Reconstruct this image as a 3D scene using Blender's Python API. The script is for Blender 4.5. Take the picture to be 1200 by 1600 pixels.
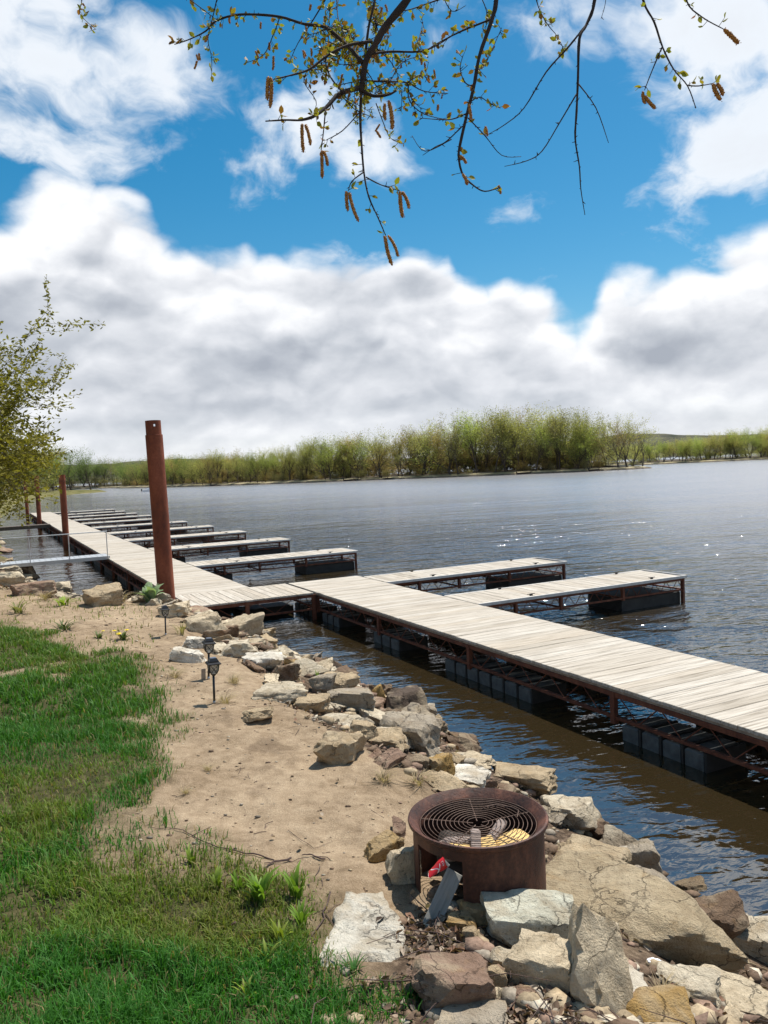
import bpy, bmesh, math, random
import numpy as np
from mathutils import Vector, Matrix, Euler

# ------------------------------------------------------------------ clear, camera, world, sun
for o in list(bpy.data.objects):
    bpy.data.objects.remove(o)
scene = bpy.context.scene
COL = scene.collection
rad = math.radians

CAM_H = 3.2                      # camera height above the water (z = 0)
FPX = 1240.0                     # focal length in photo pixels (1200 x 1600)
PITCH, ROLL = rad(3.09), rad(-2.58)
cam_data = bpy.data.cameras.new('camera')
cam_data.sensor_fit = 'VERTICAL'
cam_data.sensor_height = 36.0
cam_data.lens = 36.0 * FPX / 1600.0
cam_data.clip_start = 0.05
cam_data.clip_end = 20000
cam = bpy.data.objects.new('camera', cam_data)
COL.objects.link(cam)
CAM_R = Matrix.Rotation(math.pi / 2 - PITCH, 3, 'X') @ Matrix.Rotation(ROLL, 3, 'Z')
cam.matrix_world = Matrix.Translation((0, 0, CAM_H)) @ CAM_R.to_4x4()
scene.camera = cam

SUN_AZ, SUN_EL = rad(40), rad(65)          # azimuth measured from +Y (view direction) towards +X
sun_dir = Vector((math.sin(SUN_AZ) * math.cos(SUN_EL), math.cos(SUN_AZ) * math.cos(SUN_EL), math.sin(SUN_EL)))
sd = bpy.data.lights.new('sun', 'SUN')
sd.energy = 5.0
sd.angle = rad(0.55)
sd.color = (1.0, 0.955, 0.88)
sun = bpy.data.objects.new('sun', sd)
COL.objects.link(sun)
sun.rotation_euler = sun_dir.to_track_quat('Z', 'Y').to_euler()
sun.location = (20, 10, 30)

scene.view_settings.view_transform = 'Standard'
scene.view_settings.look = 'None'
scene.view_settings.gamma = 1.0
scene.view_settings.use_curve_mapping = False
scene.view_settings.exposure = 0.30
scene.render.engine = 'CYCLES'
cy = scene.cycles
cy.use_denoising = True
try:
    cy.denoiser = 'OPENIMAGEDENOISE'
    cy.denoising_input_passes = 'RGB_ALBEDO_NORMAL'
except Exception:
    pass
cy.max_bounces = 6
cy.diffuse_bounces = 3
cy.glossy_bounces = 3
cy.transmission_bounces = 3
cy.transparent_max_bounces = 8
cy.caustics_reflective = False
cy.caustics_refractive = False
cy.use_adaptive_sampling = True
cy.adaptive_threshold = 0.015


# ------------------------------------------------------------------ pixel helpers
def ray(u, v):
    return CAM_R @ Vector(((u - 600) / FPX, -(v - 800) / FPX, -1.0))


def at_z(u, v, z):
    d = ray(u, v)
    t = (z - CAM_H) / d.z
    return Vector((d.x * t, d.y * t, z))


def at_d(u, v, y):
    d = ray(u, v)
    t = y / d.y
    return Vector((d.x * t, y, CAM_H + d.z * t))


# ------------------------------------------------------------------ node helper
class NT:
    def __init__(self, tree):
        self.t = tree
        self.n = tree.nodes
        self.l = tree.links

    def _set(self, sock, v):
        if isinstance(v, bpy.types.NodeSocket):
            self.l.new(v, sock)
        elif v is not None:
            if hasattr(sock, 'default_value'):
                try:
                    sock.default_value = v
                except Exception:
                    if isinstance(v, (int, float)):
                        sock.default_value = (v, v, v)
                    else:
                        sock.default_value = tuple(v) + (1.0,)

    def node(self, kind, **kw):
        n = self.n.new(kind)
        for k, v in kw.items():
            setattr(n, k, v)
        return n

    def math(self, op, a, b=None, c=None, clamp=False):
        n = self.node('ShaderNodeMath', operation=op, use_clamp=clamp)
        self._set(n.inputs[0], a)
        if b is not None:
            self._set(n.inputs[1], b)
        if c is not None:
            self._set(n.inputs[2], c)
        return n.outputs[0]

    def vmath(self, op, a, b=None):
        n = self.node('ShaderNodeVectorMath', operation=op)
        self._set(n.inputs[0], a)
        if b is not None:
            if op == 'SCALE':
                self._set(n.inputs['Scale'], b)
            else:
                self._set(n.inputs[1], b)
        return n.outputs['Value'] if op in ('DOT_PRODUCT', 'LENGTH', 'DISTANCE') else n.outputs[0]

    def noise(self, vec, scale=1.0, detail=4.0, rough=0.55, dist=0.0, out=0, lac=2.0):
        n = self.node('ShaderNodeTexNoise')
        if vec is not None:
            self._set(n.inputs['Vector'], vec)
        self._set(n.inputs['Scale'], scale)
        self._set(n.inputs['Detail'], detail)
        self._set(n.inputs['Roughness'], rough)
        self._set(n.inputs['Lacunarity'], lac)
        self._set(n.inputs['Distortion'], dist)
        return n.outputs[out]

    def voro(self, vec, scale, feature='F1', out='Distance'):
        n = self.node('ShaderNodeTexVoronoi', feature=feature)
        self._set(n.inputs['Vector'], vec)
        self._set(n.inputs['Scale'], scale)
        return n.outputs[out]

    def smooth(self, x, a, b, lo=0.0, hi=1.0):
        n = self.node('ShaderNodeMapRange', interpolation_type='SMOOTHSTEP')
        self._set(n.inputs['Value'], x)
        self._set(n.inputs['From Min'], a)
        self._set(n.inputs['From Max'], b)
        self._set(n.inputs['To Min'], lo)
        self._set(n.inputs['To Max'], hi)
        return n.outputs[0]

    def lin(self, x, a, b, lo=0.0, hi=1.0):
        n = self.node('ShaderNodeMapRange')
        self._set(n.inputs['Value'], x)
        self._set(n.inputs['From Min'], a)
        self._set(n.inputs['From Max'], b)
        self._set(n.inputs['To Min'], lo)
        self._set(n.inputs['To Max'], hi)
        return n.outputs[0]

    def mix(self, fac, a, b, blend='MIX'):
        n = self.node('ShaderNodeMix', data_type='RGBA', blend_type=blend)
        self._set(n.inputs[0], fac)
        for s, v in ((n.inputs[6], a), (n.inputs[7], b)):
            if isinstance(v, (tuple, list)) and len(v) == 3:
                v = tuple(v) + (1.0,)
            self._set(s, v)
        return n.outputs[2]

    def ramp(self, fac, stops, interp='LINEAR'):
        n = self.node('ShaderNodeValToRGB')
        cr = n.color_ramp
        cr.interpolation = interp
        while len(cr.elements) < len(stops):
            cr.elements.new(0.5)
        for e, (p, c) in zip(cr.elements, stops):
            e.position = p
            e.color = tuple(c) + (1.0,) if len(c) == 3 else c
        self._set(n.inputs[0], fac)
        return n.outputs[0]

    def bump(self, h, strength=0.3, dist=0.02, normal=None):
        n = self.node('ShaderNodeBump')
        self._set(n.inputs['Strength'], strength)
        self._set(n.inputs['Distance'], dist)
        self._set(n.inputs['Height'], h)
        if normal is not None:
            self._set(n.inputs['Normal'], normal)
        return n.outputs[0]

    def comb(self, x, y, z):
        n = self.node('ShaderNodeCombineXYZ')
        for s, v in zip(n.inputs, (x, y, z)):
            self._set(s, v)
        return n.outputs[0]

    def sep(self, v):
        n = self.node('ShaderNodeSeparateXYZ')
        self._set(n.inputs[0], v)
        return n.outputs


MATS = {}


def material(name, fn):
    m = bpy.data.materials.new(name)
    m.use_nodes = True
    m.node_tree.nodes.clear()
    nt = NT(m.node_tree)
    out = nt.node('ShaderNodeOutputMaterial')
    p = nt.node('ShaderNodeBsdfPrincipled')
    r = fn(nt, p)
    nt.l.new((r if r is not None else p.outputs[0]), out.inputs['Surface'])
    MATS[name] = m
    return m


# ------------------------------------------------------------------ world: blue sky with spring clouds
world = bpy.data.worlds.new('World')
scene.world = world
world.use_nodes = True
world.node_tree.nodes.clear()
w = NT(world.node_tree)
SKY_STRENGTH = 0.09
sky = w.node('ShaderNodeTexSky', sky_type='NISHITA')
sky.sun_disc = False
sky.sun_elevation = SUN_EL
sky.sun_rotation = SUN_AZ
sky.altitude = 200
sky.air_density = 1.0
sky.dust_density = 0.6
sky.ozone_density = 2.2
tc = w.node('ShaderNodeTexCoord').outputs['Generated']
dirn = w.vmath('NORMALIZE', tc)
dx, dy, dz = w.sep(dirn)
az = w.math('ARCTAN2', dx, dy)                               # radians, 0 = view direction
el = w.math('ARCSINE', dz)


def px_dir(u, v):
    d = ray(u, v).normalized()
    return d


def px_az_el(u, v):
    d = px_dir(u, v)
    return math.atan2(d.x, d.y), math.asin(d.z)


# warp coordinates a little so that edges billow
warp = w.noise(dirn, 5.0, 3.0, 0.6, out=1)
warp = w.vmath('SUBTRACT', warp, (0.5, 0.5, 0.5))
flat = w.vmath('MULTIPLY', dirn, (1.0, 1.0, 1.7))
cpos = w.vmath('ADD', flat, w.vmath('SCALE', warp, 0.05))
# --- low cumulus bank: upper edge drawn as a function of azimuth
bank_pts = [(-400, 330), (-120, 300), (0, 292), (120, 290), (210, 305), (290, 365), (400, 352), (560, 372), (640, 372), (700, 405),
            (745, 455), (800, 425), (850, 440), (905, 480), (950, 425), (1050, 400), (1200, 362), (1350, 380), (1700, 400)]
fc = w.node('ShaderNodeFloatCurve')
cur = fc.mapping.curves[0]
AZR = 1.2
pts = []
for (u, v) in bank_pts:
    a_, e_ = px_az_el(u, v)
    pts.append(((a_ + AZR) / (2 * AZR), e_ / 0.6))
pts = [(0.0, pts[0][1])] + [p for p in pts if 0.01 < p[0] < 0.99] + [(1.0, 0.45)]
while len(cur.points) < len(pts):
    cur.points.new(0.5, 0.5)
for cp, p in zip(cur.points, pts):
    cp.location = p
    cp.handle_type = 'AUTO'
fc.mapping.update()
w._set(fc.inputs['Value'], w.lin(az, -AZR, AZR))
bank_top = w.math('MULTIPLY', fc.outputs[0], 0.6)
n_edge = w.math('SUBTRACT', w.noise(cpos, 8.0, 8.0, 0.55), 0.5)
n_big = w.math('SUBTRACT', w.noise(cpos, 3.4, 4.0, 0.5), 0.5)
above = w.math('SUBTRACT', bank_top, el)


def billow(off):
    q = w.vmath('ADD', w.vmath('ADD', flat, w.vmath('SCALE', warp, 0.16)), off)
    a_ = w.voro(q, 7.5)
    b_ = w.voro(w.vmath('ADD', q, (3.1, 1.7, 0.4)), 17.0)
    return w.math('SUBTRACT', 1.0, w.math('ADD', w.math('MULTIPLY', a_, 0.95), w.math('MULTIPLY', b_, 0.5)))


bil = billow((0.0, 0.0, 0.0))
bil_lit = w.math('SUBTRACT', bil, billow((-0.008, -0.004, 0.022)))
bank_d = w.math('ADD', w.math('ADD', above, w.math('MULTIPLY', n_edge, 0.09)), w.math('MULTIPLY', w.math('SUBTRACT', bil, 0.35), 0.07))
bank = w.smooth(bank_d, -0.008, 0.030)
# thin windows near the horizon
low_gap = w.math('MULTIPLY', w.smooth(el, 0.0, 0.10, 1.0, 0.0), w.smooth(w.noise(w.vmath('MULTIPLY', dirn, (1.0, 1.0, 7.0)), 6.0, 5.0, 0.55), 0.42, 0.62, 1.0, 0.35))
# --- high soft clouds: noise plus a few drifting masses
plane = w.comb(w.math('DIVIDE', dx, w.math('ADD', dz, 0.35)), w.math('DIVIDE', dy, w.math('ADD', dz, 0.35)), 0.0)
wisp = w.noise(w.vmath('ADD', w.vmath('MULTIPLY', plane, (1.0, 0.9, 1.0)), w.vmath('SCALE', warp, 0.22)), 3.3, 7.0, 0.58)
blobs = [(60, 60, 0.17, .30), (-60, 20, 0.2, .25), (250, 70, 0.10, .24), (330, 140, 0.10, .22), (420, 170, 0.09, .2), (480, 60, 0.10, .15), (520, 240, 0.11, .22), (640, 270, 0.10, .16),
         (830, 30, 0.10, .34), (740, 50, 0.09, .2), (610, 170, 0.09, .15), (1180, 260, 0.10, .5), (1240, 170, 0.12, .5), (1240, 20, 0.13, .38), (1060, 20, 0.08, .12), (210, 232, 0.05, .15), (770, 330, 0.05, .1)]
acc = None
for (u, v, r_, wt) in blobs:
    c_ = px_dir(u, v)
    dd = w.vmath('DISTANCE', cpos, (c_.x, c_.y, c_.z * 1.7))
    s_ = w.smooth(dd, 0.0, r_ * 1.45, wt * 0.85, 0.0)
    acc = s_ if acc is None else w.math('ADD', acc, s_)
# away from this part of the sky: the same broken cover, from noise alone
fwd = w.smooth(dy, 0.55, 0.8)
rest = w.math('MULTIPLY', w.math('SUBTRACT', 1.0, fwd), 0.14)
cover = w.math('ADD', acc, rest)
wisp_d = w.math('ADD', w.math('MULTIPLY', w.math('SUBTRACT', wisp, 0.5), 2.7), w.math('SUBTRACT', cover, 0.14))
high = w.smooth(wisp_d, 0.0, 0.42, 0.0, 0.96)
# shade: thick parts are grey, rims and tops white
thick = w.math('ADD', w.math('ADD', above, w.math('MULTIPLY', n_big, 0.24)), w.math('MULTIPLY', n_edge, 0.16))
grey1 = w.smooth(thick, 0.025, 0.150, 0.0, 0.84)
relief = w.smooth(w.math('SUBTRACT', w.noise(w.vmath('ADD', cpos, (0.0, 0.0, 0.05)), 5.0, 5.0, 0.5), w.noise(w.vmath('ADD', cpos, (0.0, 0.0, -0.02)), 5.0, 5.0, 0.5)), -0.12, 0.12)
streak = w.noise(w.vmath('MULTIPLY', dirn, (1.0, 1.0, 3.2)), 4.0, 5.0, 0.5)
greyness = w.math('MULTIPLY', grey1, w.lin(streak, 0.36, 0.68, 1.0, 0.58), clamp=True)
greyness = w.math('MULTIPLY', greyness, w.smooth(el, 0.0, 0.13, 0.30, 1.0))
greyness = w.math('MULTIPLY', greyness, w.lin(relief, 0.0, 1.0, 0.7, 1.12), clamp=True)
puff = w.math('SUBTRACT', w.noise(w.vmath('ADD', cpos, (0.0, 0.0, 0.022)), 13.0, 6.0, 0.55), w.noise(w.vmath('ADD', cpos, (-0.006, 0.0, -0.008)), 13.0, 6.0, 0.55))
greyness = w.math('SUBTRACT', greyness, w.math('MULTIPLY', bil_lit, w.smooth(el, 0.02, 0.12, 0.2, 0.8)))
greyness = w.math('ADD', greyness, w.math('MULTIPLY', puff, w.smooth(bank_d, 0.0, 0.08, 0.5, 0.65)), clamp=True)
bank_col = w.ramp(greyness, [(0.0, (0.84, 0.85, 0.87)), (0.28, (0.66, 0.68, 0.72)), (0.65, (0.47, 0.50, 0.55)), (1.0, (0.34, 0.37, 0.425))])
high_col = w.mix(w.smooth(wisp_d, 0.3, 1.0), (0.74, 0.78, 0.83), (0.69, 0.71, 0.75))
hsv = w.node('ShaderNodeHueSaturation')
w._set(hsv.inputs['Saturation'], 1.48)
w._set(hsv.inputs['Value'], 1.0)
w._set(hsv.inputs['Hue'], 0.484)
w._set(hsv.inputs['Color'], sky.outputs[0])
sky_col = w.vmath('SCALE', hsv.outputs[0], SKY_STRENGTH)
c1 = w.mix(high, sky_col, high_col)
c2 = w.mix(w.math('MULTIPLY', bank, w.math('SUBTRACT', 1.0, w.math("MULTIPLY", low_gap, 0.10))), c1, bank_col)
bgn = w.node('ShaderNodeBackground')
w._set(bgn.inputs['Color'], c2)
w._set(bgn.inputs['Strength'], 1.0)
wo = w.node('ShaderNodeOutputWorld')
w.l.new(bgn.outputs[0], wo.inputs[0])
try:
    world.cycles.sampling_method = 'MANUAL'
    world.cycles.sample_map_resolution = 1024
except Exception:
    pass


# ------------------------------------------------------------------ mesh helpers
def finish(o, label=None, cat=None, group=None, kind=None):
    if label:
        o['label'] = label
    if cat:
        o['category'] = cat
    if group:
        o['group'] = group
    if kind:
        o['kind'] = kind
    return o


def link(name, data, parent=None, mat=None, loc=None, rot=None):
    o = bpy.data.objects.new(name, data)
    COL.objects.link(o)
    if mat is not None and data is not None and len(data.materials) == 0:
        data.materials.append(MATS[mat])
    if parent is not None:
        o.parent = parent
    if loc is not None:
        o.location = loc
    if rot is not None:
        o.rotation_euler = rot
    return o


def empty(name, loc=(0, 0, 0), rz=0.0, rot=None):
    o = bpy.data.objects.new(name, None)
    o.empty_display_size = 0.1
    COL.objects.link(o)
    o.location = loc
    o.rotation_euler = rot if rot is not None else (0, 0, rz)
    return o


def np_mesh(name, verts, faces, smooth=False):
    """verts (N,3) array; faces list of arrays, each (M,k)."""
    me = bpy.data.meshes.new(name)
    verts = np.asarray(verts, dtype=np.float32)
    if not isinstance(faces, (list, tuple)):
        faces = [faces]
    me.vertices.add(len(verts))
    me.vertices.foreach_set('co', verts.ravel())
    nl = sum(f.size for f in faces)
    npoly = sum(len(f) for f in faces)
    me.loops.add(nl)
    me.polygons.add(npoly)
    me.loops.foreach_set('vertex_index', np.concatenate([f.ravel() for f in faces]).astype(np.int32))
    tot = np.concatenate([np.full(len(f), f.shape[1], dtype=np.int32) for f in faces])
    st = np.zeros(npoly, dtype=np.int32)
    st[1:] = np.cumsum(tot)[:-1]
    me.polygons.foreach_set('loop_start', st)
    me.polygons.foreach_set('loop_total', tot)
    if smooth:
        me.polygons.foreach_set('use_smooth', np.ones(npoly, dtype=bool))
    me.update(calc_edges=True)
    me.validate()
    return me


class MB:
    def __init__(self):
        self.v = []
        self.f = []

    def add(self, vs, fs):
        b = len(self.v)
        self.v.extend(vs)
        self.f.extend([tuple(i + b for i in f) for f in fs])

    def box(self, x0, x1, y0, y1, z0, z1):
        self.add([(x0, y0, z0), (x1, y0, z0), (x1, y1, z0), (x0, y1, z0), (x0, y0, z1), (x1, y0, z1), (x1, y1, z1), (x0, y1, z1)],
                 [(0, 3, 2, 1), (4, 5, 6, 7), (0, 1, 5, 4), (1, 2, 6, 5), (2, 3, 7, 6), (3, 0, 4, 7)])
        return self

    def bevbox(self, x0, x1, y0, y1, z0, z1, b):
        """box with chamfered top edges"""
        self.add([(x0, y0, z0), (x1, y0, z0), (x1, y1, z0), (x0, y1, z0),
                  (x0, y0, z1 - b), (x1, y0, z1 - b), (x1, y1, z1 - b), (x0, y1, z1 - b),
                  (x0 + b, y0 + b, z1), (x1 - b, y0 + b, z1), (x1 - b, y1 - b, z1), (x0 + b, y1 - b, z1)],
                 [(0, 3, 2, 1), (0, 1, 5, 4), (1, 2, 6, 5), (2, 3, 7, 6), (3, 0, 4, 7),
                  (4, 5, 9, 8), (5, 6, 10, 9), (6, 7, 11, 10), (7, 4, 8, 11), (8, 9, 10, 11)])
        return self

    def tube(self, pts, radii, n=6, cap=True):
        pts = [Vector(p) for p in pts]
        if not isinstance(radii, (list, tuple)):
            radii = [radii] * len(pts)
        b = len(self.v)
        prev = None
        for i, p in enumerate(pts):
            if i == 0:
                t = pts[1] - p
            elif i == len(pts) - 1:
                t = p - pts[i - 1]
            else:
                t = pts[i + 1] - pts[i - 1]
            if t.length < 1e-9:
                t = Vector((0, 0, 1))
            t.normalize()
            if prev is None:
                a = t.orthogonal().normalized()
            else:
                a = prev - t * prev.dot(t)
                a = a.normalized() if a.length > 1e-6 else t.orthogonal().normalized()
            prev = a
            c = t.cross(a)
            for k in range(n):
                g = 2 * math.pi * k / n
                self.v.append(tuple(p + (a * math.cos(g) + c * math.sin(g)) * radii[i]))
        for i in range(len(pts) - 1):
            for k in range(n):
                k2 = (k + 1) % n
                self.f.append((b + i * n + k, b + i * n + k2, b + (i + 1) * n + k2, b + (i + 1) * n + k))
        if cap:
            self.f.append(tuple(b + k for k in reversed(range(n))))
            e = b + (len(pts) - 1) * n
            self.f.append(tuple(e + k for k in range(n)))
        return self

    def lathe(self, prof, n=32, a0=0.0, a1=2 * math.pi, close=False):
        """prof list of (r,z); revolve about z; open or full circle"""
        full = abs(a1 - a0 - 2 * math.pi) < 1e-6
        m = n if full else n + 1
        b = len(self.v)
        k = len(prof)
        for i in range(m):
            a = a0 + (a1 - a0) * i / n
            for (r, z) in prof:
                self.v.append((r * math.cos(a), r * math.sin(a), z))
        for i in range(n):
            i2 = (i + 1) % m
            for j in range(k if close else k - 1):
                j2 = (j + 1) % k
                self.f.append((b + i * k + j, b + i2 * k + j, b + i2 * k + j2, b + i * k + j2))
        if close and not full:
            self.f.append(tuple(b + j for j in range(k)))
            self.f.append(tuple(b + n * k + j for j in reversed(range(k))))
        return self

    def mesh(self, name, smooth=False):
        me = bpy.data.meshes.new(name)
        me.from_pydata([tuple(v) for v in self.v], [], self.f)
        if smooth:
            me.polygons.foreach_set('use_smooth', [True] * len(me.polygons))
        me.update()
        return me

    def build(self, name, mat, parent=None, smooth=False, loc=None, rot=None):
        return link(name, self.mesh(name, smooth), parent, mat, loc, rot)


def auto_smooth(me, deg=40):
    me.polygons.foreach_set('use_smooth', [True] * len(me.polygons))
    try:
        me.set_sharp_from_angle(angle=rad(deg))
    except Exception:
        pass


def copy_tree(o, parent=None):
    c = o.copy()
    COL.objects.link(c)
    c.parent = parent
    for ch in list(o.children):
        copy_tree(ch, c)
    return c


# ------------------------------------------------------------------ numpy value noise
def _hash(ix, iy, iz, seed):
    h = (ix.astype(np.int64) * 374761393 + iy.astype(np.int64) * 668265263 + iz.astype(np.int64) * 2147483647 + seed * 974711) & 0xffffffff
    h = ((h ^ (h >> 13)) * 1274126177) & 0xffffffff
    h = ((h ^ (h >> 16)) * 2246822519) & 0xffffffff
    h = h ^ (h >> 15)
    return (h & 0xffffff) / float(0xffffff)


def vnoise(p, seed=0):
    p = np.asarray(p, dtype=np.float64)
    i = np.floor(p).astype(np.int64)
    f = p - i
    f = f * f * f * (f * (f * 6 - 15) + 10)
    r = 0
    for a in (0, 1):
        for b in (0, 1):
            for c in (0, 1):
                wgt = (f[:, 0] if a else 1 - f[:, 0]) * (f[:, 1] if b else 1 - f[:, 1]) * (f[:, 2] if c else 1 - f[:, 2])
                r = r + wgt * _hash(i[:, 0] + a, i[:, 1] + b, i[:, 2] + c, seed)
    return r * 2 - 1


def fbm(p, octaves=4, seed=0, gain=0.5, ridged=False):
    p = np.asarray(p, dtype=np.float64)
    s, a = 0, 1.0
    for o_ in range(octaves):
        n = vnoise(p * (2.03 ** o_) + o_ * 17.3, seed + o_)
        s = s + a * ((1 - 2 * np.abs(n)) if ridged else n)
        a *= gain
    return s


def n2(x, y, scale, octaves=3, seed=0):
    x = np.atleast_1d(np.asarray(x, dtype=np.float64))
    y = np.atleast_1d(np.asarray(y, dtype=np.float64))
    return fbm(np.stack([x * scale, y * scale, np.zeros_like(x)], 1), octaves, seed)


# ------------------------------------------------------------------ dock frame: local x = towards the river, local y = along the dock, away
DOCK_O = Vector((-3.96, 15.92, 0.0))
DOCK_ANG = math.atan2(0.447, 0.894)
N_ = Vector((math.cos(DOCK_ANG), math.sin(DOCK_ANG), 0))
A_ = Vector((-math.sin(DOCK_ANG), math.cos(DOCK_ANG), 0))


def dk(n, a, z=0.0):
    p = DOCK_O + N_ * n + A_ * a
    return Vector((p.x, p.y, z))


# ------------------------------------------------------------------ terrain of the near bank
def _xy(p):
    return (p[0], p[1])


SHORE = [(6.5, -60), (5.2, -12), (4.0, -2), (3.3, 2.0), (2.75, 4.0), (2.39, 5.04), (2.0, 5.8), (1.72, 6.67), (1.48, 7.5), (0.98, 8.3), (0.36, 9.7), (-0.5, 11.8), (-1.2, 13.0),
         (-2.2, 14.9), (-3.2, 15.9), _xy(dk(-0.75, 1.2)), _xy(dk(-1.35, 4)), _xy(dk(-2.0, 9)), _xy(dk(-2.3, 13)), _xy(dk(-2.6, 17.7)), _xy(dk(-3.0, 24)), _xy(dk(-3.0, 30)), _xy(dk(-3.3, 45)),
         _xy(dk(-3.6, 60)), (-45, 95), (-62, 133), (-80, 180), (-90, 235), (-84, 250), (-98, 262), (-160, 285), (-420, 330), (-420, -60)]
SH = np.array(SHORE, dtype=np.float64)


def shore_dist(x, y):
    x = np.atleast_1d(np.asarray(x, dtype=np.float64))
    y = np.atleast_1d(np.asarray(y, dtype=np.float64))
    best = np.full(x.shape, 1e9)
    inside = np.zeros(x.shape, dtype=bool)
    m = len(SH)
    for i in range(m):
        ax, ay = SH[i]
        bx, by = SH[(i + 1) % m]
        # crossing test
        c = ((ay > y) != (by > y)) & (x < (bx - ax) * (y - ay) / (by - ay + 1e-12) + ax)
        inside ^= c
        if i < m - 2:
            ex, ey = bx - ax, by - ay
            t = np.clip(((x - ax) * ex + (y - ay) * ey) / (ex * ex + ey * ey), 0, 1)
            d = np.hypot(x - ax - t * ex, y - ay - t * ey)
            best = np.minimum(best, d)
    return np.where(inside, best, -best)


HD = np.array([-60, -4, -1, 0, 0.5, 1.4, 2.3, 4.0, 7.0, 14, 60, 400])
HZ = np.array([-6, -1.4, -0.45, 0.0, 0.26, 0.76, 1.06, 1.2, 1.42, 1.7, 3.2, 9.0])


def terrain(x, y, fine=True):
    x = np.atleast_1d(np.asarray(x, dtype=np.float64))
    y = np.atleast_1d(np.asarray(y, dtype=np.float64))
    d = shore_dist(x, y)
    d2 = d + 0.25 * n2(x, y, 0.7, 2, 5) * np.clip(1.5 - np.abs(d - 1.0) / 2, 0, 1)
    z = np.interp(d2, HD, HZ)
    # the far low bank stays lower than the lawn here
    z = z * np.where(y > 30, np.interp(y, [30, 60], [1.0, 0.75]), 1.0)
    z = z + 0.09 * np.clip(3.4 - y, 0, 4) * np.clip(d / 2, 0, 1)
    if fine:
        k = np.clip(d / 1.0, 0, 1)
        z = z + k * (0.03 * n2(x, y, 0.9, 3, 9) + 0.022 * n2(x, y, 3.4, 3, 11) + 0.005 * n2(x, y, 14.0, 2, 12))
    return z


def tz(x, y):
    return float(terrain(x, y)[0])


def hit(u, v, off=0.0):
    """where the sight line through a photo pixel meets the bank (raised by off)"""
    d = ray(u, v)
    d = d / math.hypot(d.x, d.y)
    t = np.concatenate([np.arange(1.2, 20, 0.02), np.arange(20, 90, 0.1)])
    X, Y, Z = d.x * t, d.y * t, CAM_H + d.z * t
    g = np.maximum(terrain(X, Y), 0.0) + off
    k = np.argmax(Z < g)
    return Vector((X[k], Y[k], Z[k]))


# lawn outline from where the grass ends in the photograph
lawn_px = [(-60, 968), (0, 975), (90, 990), (170, 1012), (245, 1055), (272, 1110), (250, 1170), (228, 1240), (212, 1290), (225, 1330), (300, 1338), (400, 1372), (478, 1420), (495, 1480),
           (545, 1525), (615, 1550), (640, 1600)]
LAWN = [_xy(hit(u, v)) for (u, v) in lawn_px] + [(0.1, 1.6), (0.6, 0.2), (1.2, -2.0), (1.6, -8), (-30, -8), (-30, 12), (-14, 15)]
LW = np.array(LAWN)


def poly_sdist(P, x, y):
    best = np.full(x.shape, 1e9)
    inside = np.zeros(x.shape, dtype=bool)
    m = len(P)
    for i in range(m):
        ax, ay = P[i]
        bx, by = P[(i + 1) % m]
        inside ^= ((ay > y) != (by > y)) & (x < (bx - ax) * (y - ay) / (by - ay + 1e-12) + ax)
        ex, ey = bx - ax, by - ay
        t = np.clip(((x - ax) * ex + (y - ay) * ey) / (ex * ex + ey * ey + 1e-12), 0, 1)
        best = np.minimum(best, np.hypot(x - ax - t * ex, y - ay - t * ey))
    return np.where(inside, best, -best)


def lawn_mask(x, y):
    """0..1 grass cover"""
    x = np.atleast_1d(np.asarray(x, dtype=np.float64))
    y = np.atleast_1d(np.asarray(y, dtype=np.float64))
    s = poly_sdist(LW, x, y)
    edge = s + 0.20 * n2(x, y, 2.2, 3, 31) + 0.10 * n2(x, y, 8, 3, 32)
    m = np.clip(0.35 + edge / 0.55, 0, 1)
    bare = np.clip((n2(x, y, 1.1, 3, 40) - 0.28) / 0.25, 0, 1) * np.clip((y - 5.5) / 3, 0.0, 1)
    return m * (1 - 0.8 * bare)


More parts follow.
